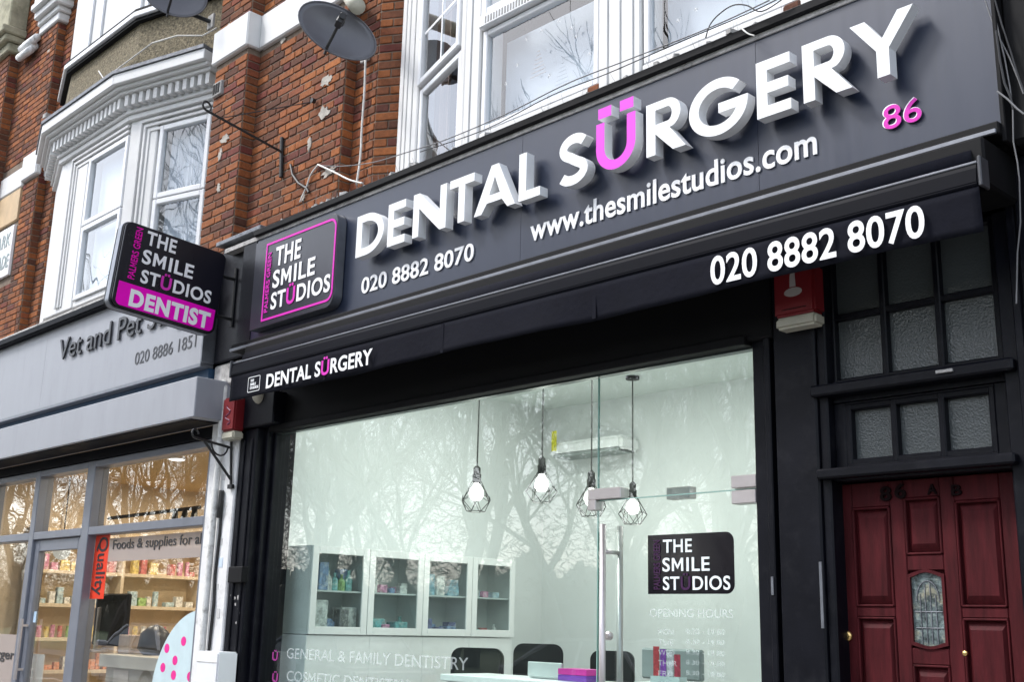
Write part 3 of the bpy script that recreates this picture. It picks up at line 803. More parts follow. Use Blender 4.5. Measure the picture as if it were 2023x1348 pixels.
for ch, a, b in spans:
    x0, x1 = P(*a, YL).x, P(*b, YL).x
    loops = letter(ch, x1 - x0)
    vs_, fs_ = poly_glyph(loops, 1.0)
    mb = MB(); base = Vector((x0, 0, ZL0 + (-0.015*H if ch in 'SG' else 0)))
    mb.add([base + X_*p.x + Z_*p.y + Y_*(YF - 0.036 - 0.031*(p.z + 1)) for p in vs_], fs_)
    o = mk('letter', mb, [LETTER, PINK_L], fs)
    if ch == 'U':
        for p in o.data.polygons: p.material_index = 1 if p.normal.y < -0.9 else 0
        W = x1 - x0
        for cx_ in (0.22, 0.78):
            d = MB().box(x0 + W*cx_ - 0.046, x0 + W*cx_ + 0.046, YF - 0.098, YF - 0.036, ZL0 + H*1.09, ZL0 + H*1.30)
            q = mk('letter_dot', d, [LETTER, PINK_L], o)
            for p in q.data.polygons: p.material_index = 1 if p.normal.y < -0.9 else 0
textp('phone_number', '020 8882 8070', PRINT, fs, (715, 581.6), (937, 513), (713, 552), YF, bold=0.014, ex=0.003)
textp('web_address', 'www.thesmilestudios.com', PRINT, fs, (1049, 477), (1616, 303.5), (1046, 436), YF, bold=0.017, ex=0.003, capref='h')
textp('house_number', '86', [PRINT, PINK], fs, (1746, 258), (1823, 236), (1746, 213), YF, bold=0.008, ex=0.004)
textp('house_number_face', '86', PINK, fs, (1747, 257.5), (1822.5, 236), (1747, 213), YF - 0.0095, bold=0.006, ex=0.001)

# logo box
lb = MB(); YB = YF - 0.075
lx0, lx1, lz0, lz1 = P(507, 473, YB).x, P(669, 424, YB).x, 3.535, 4.205
pts = rrect(lx0, lx1, lz0, lz1, 0.085, 8, (0, 1, 1, 0))
lb.prism(pts, Vector((0, YF, 0)), X_, Z_, OUT, 0.002, 0.075, 0, 1)
lo = mk('logo_box', lb, [LOGOF, SILVER], fs, bevel=0.004)
kx0, kx1, kz0, kz1 = P(522, 560, YB).x, P(661, 520, YB).x, 3.575, 4.165
def ring(o_, i_, y0, y1):
    vs_, fs_ = poly_glyph([o_, i_[::-1]], 1.0)
    return MB().add([Vector((p.x, y0 + (y1-y0)*(p.z+1)/2, p.y)) for p in vs_], fs_)
mk('logo_border', ring(rrect(kx0, kx1, kz0, kz1, 0.07, 8, (0, 1, 1, 0)), rrect(kx0+0.016, kx1-0.016, kz0+0.016, kz1-0.016, 0.056, 8, (0, 1, 1, 0)), YB - 0.001, YB - 0.004), PINK, lo)
textp('logo_text', 'THE', PRINT, lo, (545, 524.5), (594, 510), (541, 492), YB, bold=0.022, track=0.03)
textp('logo_text', 'SMILE', PRINT, lo, (539, 568), (622, 543), (540, 537), YB, bold=0.022, track=0.03)
textp('logo_text', 'STÜDIOS', [PRINT, PINK], lo, (535, 611), (652, 575.5), (536, 580.5), YB, bold=0.022, track=0.03, special={2})
A_, B_ = P(529, 617, YB), P(534, 500, YB)
xm = (A_.x + B_.x)/2 + 0.012
text('logo_text', 'PALMERS GREEN', PINK, lo, (xm, YB, A_.z), (xm, YB, B_.z), (xm - 0.045, YB, A_.z), OUT, bold=0.012)

# ------------------------------------------------------------------ awning under the fascia
aw = thing('shop_awning', 'rolled black shop awning with lettered valance under the slate fascia', 'awning', (-4.5, -0.3, 3.0))
ax0, ax1, YV = -7.15, -1.735, -0.40
ca = MB().box(ax0 + 0.02, ax1 + 0.0, -0.33, -0.02, 3.20, 3.40); mk('cassette', ca, BLACK_D, aw, bevel=0.01)
roll = MB().tube([(ax0 + 0.05, -0.30, 3.30), (ax1 - 0.05, -0.30, 3.30)], 0.06, 20); mk('fabric_roll', roll, FABRIC, aw, smooth=True)
fb = MB(); prof = [(-0.335, 3.165), (-0.405, 3.165), (-0.412, 3.18), (-0.407, 3.24), (-0.398, 3.262), (-0.382, 3.278), (-0.36, 3.285), (-0.335, 3.285)]
vs_ = [(x, y, z) for x in (ax0, ax1) for y, z in prof]; k = len(prof)
fb.add(vs_, [list(range(k))[::-1], list(range(k, 2*k))] + [[i, (i+1) % k, k+(i+1) % k, k+i] for i in range(k)])
mk('front_bar', fb, DARKMETAL, aw, bevel=0.004, seg=2)
mk('bar_highlight', MB().box(ax0, ax1, -0.4035, -0.394, 3.2605, 3.2715), SILVER, aw, bevel=0.003)  # slim silver strip stands in for the highlight along the bar top
for x in (ax0 - 0.012, ax1 + 0.012):
    mk('bar_end_cap', MB().box(x - 0.009, x + 0.006, -0.413, -0.34, 3.163, 3.286), mat('end_cap_grey', (0.05, 0.052, 0.06), 0.4), aw, bevel=0.004)
va = MB(); nx, nz = 150, 6; z0v, z1v = 2.985, 3.168
def vy(x, f): return YV + 0.012*(1-f)*math.sin(x*3.1 + 0.6*math.sin(x*1.7)) + 0.006*(1-f)*math.sin(x*9.7)
grid = []
for j in range(nz+1):
    f = j/nz
    for i in range(nx+1):
        x = ax0 + (ax1-ax0)*i/nx
        grid.append((x, vy(x, f), z0v + (z1v-z0v)*f + 0.004*(1-f)*math.sin(x*2.3)))
va.add(grid, [(j*(nx+1)+i, j*(nx+1)+i+1, (j+1)*(nx+1)+i+1, (j+1)*(nx+1)+i) for j in range(nz) for i in range(nx)])
vo = mk('valance', va, FABRIC, aw, smooth=True)
so = vo.modifiers.new('thickness', 'SOLIDIFY'); so.thickness = 0.003; so.offset = 1
for x in (-6.0, -4.85, -3.7, -2.85):
    mk('seam', MB().box(x-0.012, x+0.012, vy(x, 0.5)-0.006, vy(x, 0.5)-0.0035, 2.99, 3.16), FABRIC, vo)
YVt = YV - 0.020
textp('valance_phone', '020 8882 8070', PRINT, vo, (1405, 561), (1829, 468.5), (1403, 510), YVt, bold=0.017, ex=0.001)
textp('valance_name', 'DENTAL SÜRGERY', [PRINT, PINK], vo, (526, 766), (735, 720.5), (530, 740), YVt, bold=0.022, special={7}, ex=0.001)
a_, b_ = P(489, 777, YVt), P(515, 741, YVt)
mk('valance_logo', ring(rrect(a_.x, b_.x, a_.z, b_.z, 0.01, 3), rrect(a_.x+.004, b_.x-.004, a_.z+.004, b_.z-.004, 0.008, 3), YVt - 0.001, YVt - 0.003), PRINT, vo)
hh = b_.z - a_.z; ww = b_.x - a_.x
for i, t_ in enumerate(('THE', 'SMILE', 'STUDIOS')):
    z = a_.z + hh*(0.66 - 0.24*i)
    text('valance_logo_text', t_, PRINT, vo, (a_.x + ww*0.22, YVt, z), (a_.x + ww*(0.5, 0.68, 0.9)[i], YVt, z), (a_.x, YVt, z + hh*0.17), OUT, bold=0.02)

# ------------------------------------------------------------------ projecting sign
ps = thing('projecting_sign', 'black box sign reading THE SMILE STÜDIOS DENTIST with magenta strip, jutting from the wall', 'sign', (-7.67, -0.2, 3.6))
XS = -7.60
N = Vector((1, 0, 0))
TLp, TRp, BRp, BLp = (PXx(*q, XS) for q in ((240.5, 428), (443, 503), (431, 661), (229, 605)))
U = ((TRp - TLp) + (BRp - BLp)).normalized(); Vv = N.cross(U).normalized()
O = (TLp + TRp + BRp + BLp)/4; O.x = XS
sw = ((TRp-TLp).length + (BRp-BLp).length)/2; sh = ((TLp-BLp).length + (TRp-BRp).length)/2
case = MB().prism(rrect(-sw/2, sw/2, -sh/2, sh/2, 0.055, 8), O, U, Vv, N, -0.145, -0.012)
mk('casing', case, BLACK, ps, bevel=0.01, seg=2)
edg = MB().prism(rrect(-sw/2-0.006, sw/2+0.006, -sh/2-0.006, sh/2+0.006, 0.058, 8), O, U, Vv, N, -0.10, -0.045); mk('silver_edge', edg, SILVER, ps)
face = MB().prism(rrect(-sw/2+0.004, sw/2-0.004, -sh/2+0.004, sh/2-0.004, 0.052, 8), O, U, Vv, N, -0.02, 0.0)
fc = mk('sign_face', face, mat('sign_black', (0.006, 0.0055, 0.011), 0.3, spec=0.3), ps, bevel=0.004)
pb0, pb1 = ((PXx(231, 601, XS) - O), (PXx(431, 660, XS) - O)); pt0 = (PXx(232.8, 553, XS) - O)
zb, zt_ = pb0.dot(Vv), pt0.dot(Vv)
mk('magenta_strip', MB().prism(rrect(-sw/2+0.028, sw/2-0.028, zb, zt_, 0.04, 6, (1, 1, 0, 0)), O, U, Vv, N, 0.0005, 0.002), mat('strip_magenta', (0.82, 0.0, 0.50), 0.5, spec=0.15), fc)
def ptext(body, a, b, t, mats=PRINT, **kw):
    A, B, T = (PXx(*q, XS) for q in (a, b, t))
    B = A + U*(B - A).dot(U)
    text('sign_text', body, mats, fc, A, B, A + Vv*(T-A).dot(Vv), N, lift=0.0025, **kw)
ptext('THE', (287.8, 481.7), (346, 501), (283.5, 452.8), bold=0.024, track=0.03)
ptext('SMILE', (279, 518.4), (379.4, 551), (281, 491), bold=0.024, track=0.03)
ptext('STÜDIOS', (276, 557), (415, 598), (277.5, 531), [PRINT, PINK], bold=0.024, special={2}, track=0.03)
ptext('DENTIST', (253, 602), (412, 647), (255, 569.5), bold=0.045, track=0.02)
A, B = PXx(264, 553, XS), PXx(276, 450, XS); B = A + Vv*(B-A).dot(Vv)
text('sign_text', 'PALMERS GREEN', MAG, fc, A, B, A - U*0.05, N, bold=0.014, lift=0.0025)
br = MB()
for zz in (0.16, -0.16):
    q = O + U*(sw/2) + Vv*zz
    br.tube([q - U*0.01 - X_*0.06, (q.x - 0.06, -0.13, q.z)], 0.013, 8)
br.tube([(O.x - 0.06, -0.148, O.z - 0.25), (O.x - 0.06, -0.148, O.z + 0.22)], 0.012, 8)
mk('bracket', br, IRON, ps)
# ------------------------------------------------------------------ dental shopfront
sf = thing('shopfront', 'black framed glass shopfront of the dental surgery with frameless glass door', 'shopfront', (-5.0, 0.05, 0.0))
YG = 0.06
gx0, gx1, gz0, gz1 = -7.19, -3.064, 0.35, 2.817
# left pilaster with its mouldings
pl = MB().box(-7.50, -7.27, -0.085, 0.2, 0.0, 2.86); mk('pilaster', pl, BLACK, sf, bevel=0.008)
mks('frame_moulding', [(-7.44, -7.415, -0.097, -0.084, 0.3, 2.78), (-7.335, -7.31, -0.097, -0.084, 0.3, 2.78), (-7.27, -7.225, -0.02, 0.2, 0.0, 2.86), (-7.225, -7.19, 0.03, 0.2, 0.0, 2.86)], BLACK, sf, bevel=0.006)
mk('pilaster_block', MB().box(-7.50, -7.02, -0.12, 0.1, 2.862, 3.10), BLACK, sf, bevel=0.01)
for k in range(9):
    c = P(rnd.uniform(456, 472), rnd.uniform(1160, 1245), -0.087); w_ = rnd.uniform(.006, .02)
    mk('paint_chip', MB().prism([(c.x + w_*math.cos(a)*rnd.uniform(.5, 1.2), c.z + w_*1.2*math.sin(a)*rnd.uniform(.5, 1.2)) for a in (0, .8, 1.7, 2.5, 3.3, 4.2, 5.2)], Vector((0, -0.0865, 0)), X_, Z_, OUT, -0.004, 0.0005), GRIME, sf)
mk('letter_lock', MB().box(P(450, 1135, -0.14).x, P(478, 1135, -0.14).x, -0.14, -0.086, P(470, 1152, -0.14).z, P(470, 1120, -0.14).z), BLACK_D, sf, bevel=0.006)
hd = MB().box(-7.10, -2.92, -0.02, 0.15, 2.845, 3.19).box(-7.19, -3.06, -0.045, 0.035, 2.825, 2.87); mk('header', hd, BLACK_D, sf, bevel=0.006)
mk('header_channel', MB().box(-7.19, -3.062, 0.038, 0.085, 2.818, 2.846), mat('channel_grey', (0.10, 0.12, 0.12), 0.35, metal=0.6), sf)
# right pilaster between window and door
rp = MB().box(-2.918, -2.70, -0.02, 0.2, 0.0, 3.2); mk('pilaster', rp, BLACK, sf, bevel=0.008)
mks('frame_moulding', [(-3.06, -2.985, 0.02, 0.2, 0.0, 2.86), (-2.983, -2.95, -0.005, 0.2, 0.0, 2.90), (-2.948, -2.92, 0.03, 0.2, 0.0, 2.9)], BLACK, sf, bevel=0.005)
mk('latch_plate', MB().box(-2.972, -2.960, -0.010, -0.004, 1.66, 1.74), SILVER, sf)
mk('keep_plate', MB().box(-2.716, -2.703, -0.026, -0.019, 1.52, 1.80), SILVER, sf)
mk('stall_riser', MB().box(-7.19, -3.06, 0.03, 0.12, 0.0, 0.345), BLACK, sf, bevel=0.005)
# panes: big window, top light over the door, door leaf
dx = -4.075; zd = 2.150
def pane(nm, x0, x1, z0, z1, g=GLASS, par=None, y=YG, t=0.010):
    return mk(nm, MB().box(x0, x1, y, y + t, z0, z1), g, par)
pane('window_pane', gx0, dx - 0.003, gz0, gz1, par=sf)
pane('door_light', dx + 0.003, gx1, zd + 0.004, gz1, par=sf)
EDGE = mat('glass_edge', (0.25, 0.42, 0.38), 0.2)
mk('glass_edge', MB().box(dx - 0.0025, dx + 0.0025, YG - 0.001, YG + 0.011, gz0, gz1), EDGE, sf)
mk('glass_edge', MB().box(dx + 0.003, gx1, YG - 0.001, YG + 0.011, zd - 0.002, zd + 0.003), EDGE, sf)
gd = pane('glass_door', dx + 0.003, gx1 - 0.004, 0.02, zd - 0.003, par=sf)
# patch fittings
ft = MB()
a_, b_ = P(1165, 985, YG), P(1232, 967, YG)
L1 = MB().box(-4.125, -3.895, YG - 0.028, YG + 0.04, zd + 0.004, zd + 0.062).box(-4.125, -4.068, YG - 0.028, YG + 0.04, zd - 0.05, zd + 0.004)
mk('patch_fitting', L1, STEEL, sf, bevel=0.003)
mk('patch_fitting', MB().box(-3.855, -3.70, YG + 0.30, YG + 0.36, zd + 0.022, zd + 0.085), STEEL, sf, bevel=0.003)
mk('hinge_fitting', MB().box(-3.205, gx1, YG - 0.03, YG + 0.04, zd + 0.006, zd + 0.065), STEEL, sf, bevel=0.003)
mk('hinge_fitting', MB().box(-3.205, gx1 - 0.004, YG - 0.03, YG + 0.04, zd - 0.068, zd - 0.006), STEEL, gd, bevel=0.003)
hb = MB()
for y in (YG - 0.06, YG + 0.075):
    hb.tube([(-3.985 + (0.0 if y < 0.05 else 0.0), y, 0.55), (-3.985, y, 2.02)], 0.0165, 14)
for z in (1.88, 0.75): hb.tube([(-3.985, YG - 0.06, z), (-3.985, YG + 0.075, z)], 0.011, 10)
mk('handle', hb, STEEL, gd, smooth=True)
mk('lock_cylinder', MB().lathe([(0.022, 0), (0.022, 0.02), (0.012, 0.025)], (-3.985, YG - 0.001, 1.46), (0, -1, 0), 14), STEEL, gd)
# vinyl on the door
vx0, vx1, vz0, vz1 = -3.735, -3.215, 1.668, 1.957
lg = MB().prism(rrect(vx0, vx1, vz0, vz1, 0.045, 6, (0, 1, 1, 0)), Vector((0, YG, 0)), X_, Z_, OUT, 0.001, 0.002)
ld = mk('logo_sticker', lg, mat('vinyl_black', (0.006, 0.005, 0.009), 0.12), gd)
YD = YG - 0.002
VW = mat('vinyl_white', (0.80, 0.86, 0.86), 0.6); DPUR = mat('vinyl_purple', (0.05, 0.012, 0.06), 0.3)
textp('sticker_text', 'THE', VW, ld, (1311, 1093), (1368, 1091), (1311, 1067.5), YD, bold=0.014, track=0.03)
textp('sticker_text', 'SMILE', VW, ld, (1310, 1130), (1403, 1128), (1310, 1103.5), YD, bold=0.014, track=0.03)
textp('sticker_text', 'STÜDIOS', [VW, DPUR], ld, (1311, 1167), (1444, 1165), (1311, 1140.5), YD, bold=0.014, track=0.03, special={2})
text('sticker_text', 'PALMERS GREEN', DPUR, ld, (-3.655, YD, 1.69), (-3.655, YD, 1.93), (-3.695, YD, 1.69), OUT, bold=0.01)
FROST = bpy.data.materials.new('vinyl_frost'); FROST.use_nodes = True
_nt = FROST.node_tree; _b = _nt.nodes['Principled BSDF']; _b.inputs['Base Color'].default_value = (0.74, 0.82, 0.82, 1); _b.inputs['Roughness'].default_value = 0.8
_t = _nt.nodes.new('ShaderNodeBsdfTransparent'); _m = _nt.nodes.new('ShaderNodeMixShader'); _m.inputs[0].default_value = 0.30
_nt.links.new(_t.outputs[0], _m.inputs[1]); _nt.links.new(_b.outputs[0], _m.inputs[2]); _nt.links.new(_m.outputs[0], _nt.nodes['Material Output'].inputs[0])
textp('hours_text', 'OPENING HOURS', FROST, gd, (1284, 1222), (1449, 1219.5), (1284, 1203.5), YG, bold=0.008, ex=0.0)
for i, (d, h) in enumerate((('MON', '8.30 - 19.00'), ('TUE', '8.30 - 19.00'), ('WED', '8.30 - 19.00'), ('THUR', '8.30 - 19.00'), ('FRI', '8.30 - 18.00'), ('SAT', '9.00 - 14.00'))):
    y = 1255 + 20.6*i
    w_ = {'MON': 30, 'TUE': 30, 'WED': 32, 'THUR': 37, 'FRI': 21, 'SAT': 24}[d]
    textp('hours_text', d, FROST, gd, (1301, y), (1301 + w_, y - 0.3), (1301, y - 11.5), YG, bold=0.008, ex=0.0)
    textp('hours_text', h, FROST, gd, (1356, y - 0.5), (1432, y - 1.2), (1356, y - 12), YG, bold=0.004, ex=0.0)
# vinyl on the big window
def row(y0, y1, body, xa, xb, h):
    textp('service_text', body, FROST, sf, (xa, y0), (xb, y1), (xa, y0 - h), YG, bold=0.006, ex=0.0)
row(1307, 1319, 'GENERAL & FAMILY DENTISTRY', 566, 925, 26)
row(1351, 1362, 'COSMETIC DENTISTRY', 566, 808, 25)
for y in (1306, 1348):
    textp('bullet_mark', 'Ü', mat('vinyl_plum', (0.30, 0.03, 0.22), 0.5), sf, (538.5, y), (549, y + 0.4), (538.5, y - 17), YG, bold=0.012)

# ------------------------------------------------------------------ entrance door with transom lights
ds = thing('door_surround', 'black painted door surround with obscured glass transom lights over the dark red door', 'door frame', (-2.27, 0.1, 0.0))
mks('jamb', [(-2.70, -2.655, 0.0, 0.22, 0.0, 3.2), (-1.865, -1.80, 0.0, 0.22, 0.0, 3.2), (-1.798, -1.76, -0.03, 0.22, 0.0, 3.3)], BLACK, ds, bevel=0.006)
mk('door_head', MB().box(-2.655, -1.865, 0.02, 0.2, 2.148, 2.2).box(-2.70, -1.83, -0.05, 0.02, 2.155, 2.198), BLACK, ds, bevel=0.008)
mk('transom_rail', MB().box(-2.72, -1.81, -0.045, 0.19, 2.525, 2.575), BLACK, ds, bevel=0.008)
mk('upper_rail', MB().box(-2.65, -1.87, 0.04, 0.18, 2.576, 2.60).box(-2.65, -1.87, 0.04, 0.18, 2.5, 2.524), BLACK, ds)
def lights(x0, x1, z0, z1, cols, rows_, y=0.10):
    fw = 0.028
    for r in range(rows_):
        for c in range(cols):
            a = x0 + (x1-x0)*c/cols; b = x0 + (x1-x0)*(c+1)/cols
            q0 = z0 + (z1-z0)*r/rows_; q1 = z0 + (z1-z0)*(r+1)/rows_
            g = mk('obscured_pane', MB().box(a + fw/2, b - fw/2, y, y + 0.006, q0 + fw/2, q1 - fw/2), OBSC, ds)
    bars = [(x0 + (x1-x0)*c/cols - fw/2, x0 + (x1-x0)*c/cols + fw/2, y - 0.04, y + 0.03, z0 - fw/2, z1 + fw/2) for c in range(cols+1)]
    bars += [(x0 - fw/2, x1 + fw/2, y - 0.035, y + 0.028, z0 + (z1-z0)*r/rows_ - fw/2, z0 + (z1-z0)*r/rows_ + fw/2) for r in range(rows_+1)]
    mks('glazing_bar', bars, BLACK, ds, bevel=0.005)
lights(-2.655, -1.895, 2.60, 3.20, 3, 2)
st_ = MB().box(-2.655, -2.60, 0.05, 0.18, 2.2, 2.5).box(-1.93, -1.866, 0.05, 0.18, 2.2, 2.5).box(-2.60, -1.93, 0.052, 0.178, 2.2, 2.222).box(-2.60, -1.93, 0.053, 0.177, 2.487, 2.5)
mk('sash', st_, BLACK, ds, bevel=0.004)
lights(-2.59, -1.945, 2.232, 2.478, 3, 1, 0.095)
mk('catch', MB().box(-2.12, -2.05, -0.055, -0.044, 2.548, 2.56), GRIME, ds)

dr = thing('entrance_door', 'dark red panelled front door numbered 86 A B with small leaded glass light', 'door', (-2.27, 0.1, 0.13))
Yd = 0.10
dX0, dX1, dZ0, dZ1 = -2.615, -1.868, 0.14, 2.143
dX0 = -2.617
# door is hung in the opening px 1644..2013
dX0, dX1 = P(1646, 1000, Yd).x, -1.868
mk('leaf_core', MB().box(dX0 + 0.01, dX1 - 0.01, Yd + 0.012, Yd + 0.04, dZ0, dZ1 - 0.002), DOORW, dr)
Zp = lambda py, px=1800: P(px, py, Yd).z
Xp = lambda px, py=1100: P(px, py, Yd).x
c1 = (Xp(1687, 1050), Xp(1762, 1050)); c2 = (Xp(1790, 1050), Xp(1862, 1050)); c3 = (Xp(1893, 1080), Xp(1984, 1080))
zt1 = Zp(995); zt2 = Zp(1200, 1730); zt3 = Zp(1220, 1730); zb = 0.62
panels = [(c1, zt2, Zp(1003, 1725)), (c3, zt2, Zp(988, 1940)), (c2, Zp(1097, 1826), Zp(983, 1826)), (c1, zb, zt3), (c3, zb, zt3), (c2, zb, Zp(1315, 1840)),
          (c1, 0.30, zb - 0.07), (c2, 0.30, zb - 0.07), (c3, 0.30, zb - 0.07)]
glz = (Zp(1282, 1835), Zp(1128, 1835))
zedge = Zp(1097, 1826)
leaf = MB()
yb_ = Yd + 0.012; yf = Yd - 0.008
xs_ = [dX0, c1[0], c1[1], c2[0], c2[1], c3[0], c3[1], dX1]
for i in (0, 2, 4, 6): leaf.box(xs_[i], xs_[i+1], yf, yb_, dZ0, dZ1)
for (a, b), zz in ((c1, [(dZ0, 0.30), (zb - 0.07, zb), (zt2 - (zt2 - zt3), zt2), (Zp(1003, 1725), dZ1)]), (c3, [(dZ0, 0.30), (zb - 0.07, zb), (zt3, zt2), (Zp(988, 1940), dZ1)]),
                   (c2, [(dZ0, 0.30), (zb - 0.07, zb), (Zp(1315, 1840), glz[0]), (glz[1], zedge), (Zp(983, 1826), dZ1)])):
    for q0, q1 in zz: leaf.box(a + 0.0003, b - 0.0003, yf + 0.0006, yb_, q0, q1)
mk('leaf', leaf, DOORW, dr, bevel=0.004)
for (a, b), q0, q1 in panels:
    m_ = 0.012; r_ = 0.034; pn = MB()
    o_ = [(a+m_, q0+m_), (b-m_, q0+m_), (b-m_, q1-m_), (a+m_, q1-m_)]
    i_ = [(a+m_+r_*.55, q0+m_+r_), (b-m_-r_*.55, q0+m_+r_), (b-m_-r_*.55, q1-m_-r_), (a+m_+r_*.55, q1-m_-r_)]
    pn.add([(x, yb_ - 0.001, z) for x, z in o_] + [(x, yf + 0.002, z) for x, z in i_], [(4,5,6,7)] + [(k, (k+1) % 4, 4+(k+1) % 4, 4+k) for k in range(4)])
    po = mk('raised_panel', pn, DOORW, dr)
    ml = MB()
    for x0, x1, z0, z1 in ((a, a+0.010, q0, q1), (b-0.010, b, q0, q1), (a, b, q0, q0+0.010), (a, b, q1-0.010, q1)):
        ml.box(x0+.0004, x1-.0004, yf - 0.005, yb_, z0+.0004, z1-.0004)
    mk('moulding', ml, DOORW, po, bevel=0.003)
# glazed light with a cusped head
def cusp(x0, x1, z0, z1, d):
    n = 12; top = []; bot = []
    for i in range(n+1):
        t = i/n; x = x0 + (x1-x0)*t
        top.append((x, z1 - d*(1 - math.sin(math.pi*t)**1.3))); bot.append((x, z0 + d*(0.8 - math.sin(math.pi*t)**1.3*0.8)))
    return bot + top[::-1]
ga = cusp(c2[0] + 0.008, c2[1] - 0.008, glz[0] + 0.005, glz[1] - 0.005, 0.02)
gl = mk('leaded_light', MB().prism(ga, Vector((0, Yd, 0)), X_, Z_, OUT, -0.012, 0.001), mat('leaded_glass', (0.10, 0.13, 0.13), 0.12, var=0.9, vscale=28, bump=0.6, bscale=60, stain=(0.32, 0.28, 0.18), stain_amt=0.8, stain_scale=14), dr)
ldm = MB(); cx_ = (c2[0]+c2[1])/2; hw = (c2[1]-c2[0])/2
zl, zh = glz[0] + 0.02, glz[1] - 0.02
for k in (-0.42, -0.14, 0.14, 0.42): ldm.tube([(cx_ + hw*k, Yd - 0.003, zl), (cx_ + hw*k, Yd - 0.003, zl + (zh-zl)*(0.72 if abs(k) > 0.3 else 0.88))], 0.0022, 5)
for f in (0.22, 0.46): ldm.tube([(cx_ - hw*0.75, Yd - 0.003, zl + (zh-zl)*f), (cx_ + hw*0.75, Yd - 0.003, zl + (zh-zl)*f)], 0.0022, 5)
ldm.tube([(cx_ + hw*0.62*math.cos(R_(a)), Yd - 0.003, zl + (zh-zl)*(0.62 + 0.3*math.sin(R_(a)))) for a in range(0, 181, 15)], 0.0025, 5)
mk('leading', ldm, LEAD, gl)
mk('light_moulding', ring(cusp(c2[0], c2[1], glz[0] - 0.004, glz[1] + 0.004, 0.02), cusp(c2[0] + 0.012, c2[1] - 0.012, glz[0] + 0.008, glz[1] - 0.008, 0.02), yf + 0.008, yf - 0.006), DOORW, dr)
k = P(1677, 1258, Yd)
lk = mk('lock', MB().lathe([(0.022, 0), (0.024, 0.006), (0.018, 0.012), (0.012, 0.014)], (k.x, yf, k.z), (0, -1, 0), 18), BRASS, dr, smooth=True)
mk('keyhole', MB().box(k.x - 0.002, k.x + 0.002, yf - 0.0155, yf - 0.013, k.z - 0.008, k.z + 0.008), BLACK_D, lk)
k2 = P(1909, 1292, Yd); mk('spy_stud', MB().lathe([(0.012, 0), (0.010, 0.006), (0.002, 0.009)], (k2.x, yf, k2.z), (0, -1, 0), 12), BRASS, dr)
DN = mat('dark_bronze', (0.008, 0.0035, 0.004), 0.7, spec=0.08)
for ch, a, b, t in (('8', (1741, 991), (1763, 989), (1741, 963)), ('6', (1770, 986), (1792, 984), (1770, 957)), ('A', (1834, 978), (1853, 976.5), (1834, 958)), ('B', (1882, 980), (1902, 978.5), (1882, 959))):
    textp('door_number', ch, DN, dr, a, b, t, yf, bold=0.02, ex=0.005)
mk('threshold_step', MB().box(-2.70, -1.80, -0.18, 0.2, 0.0, 0.135), pave, ds, bevel=0.01)

# neighbouring pier to the right of the door
rpz = thing('party_pilaster', 'black painted party pilaster with trailing cables right of the red door', 'pilaster', (-1.5, 0.0, 0.0))
mk('shaft', MB().box(-1.755, -1.40, -0.045, 0.25, 0.0, 3.40), BLACK, rpz, bevel=0.012)
mk('capping', MB().box(-1.70, -1.36, -0.16, 0.25, 3.40, 4.5), BLACK_D, rpz, bevel=0.02)
mk('rib', MB().box(-1.68, -1.65, -0.058, -0.043, 0.2, 3.3), BLACK, rpz, bevel=0.005)
nw_ = thing('brick_wall', 'strip of purple red brickwork at the right of the dark party pilaster', 'wall', (-1.2, 0.1, 2.9))
mk('mortar_core', MB().box(-1.39, -0.6, 0.01, 0.3, 0.0, 3.4), MORTAR, nw_)
brick_wall(nw_, [(-1.385, 0.0, -0.65, 0.0, 1.5, 3.35)])
for i, (pts, r, m_) in enumerate((
    ([(1946, 0), (1958, 35), (1975, 75), (1995, 115), (2013, 160), (2022, 185)], 0.003, CABLE_G),
    ([(1960, 0), (1972, 60), (1985, 115), (1995, 170), (2001, 215), (2002, 280), (2010, 320), (2014, 355), (2016, 440), (2010, 500), (2008, 600)], 0.003, CABLE_G),
    ([(1966, 0), (1980, 50), (1998, 105), (2010, 145), (2023, 180)], 0.0035, CABLE_B),
    ([(1968, 60), (1976, 120), (1985, 165), (1996, 190), (2002, 215)], 0.005, CABLE_B),
    ([(1970, 180), (1990, 195), (2010, 215), (2023, 225)], 0.004, CABLE_G))):
    tag(mk('trailing_cable', MB().tube([P(x, y, -0.20 - 0.008*i) for x, y in pts], r, 6), m_), ('thin grey cable crossing the top of the party pilaster', 'long grey cable trailing down the party pilaster past the fascia end', 'black cable slanting off the top of the party pilaster', 'short thick black cable behind the end of the slate fascia', 'grey cable running level off the party pilaster')[i], 'cable')
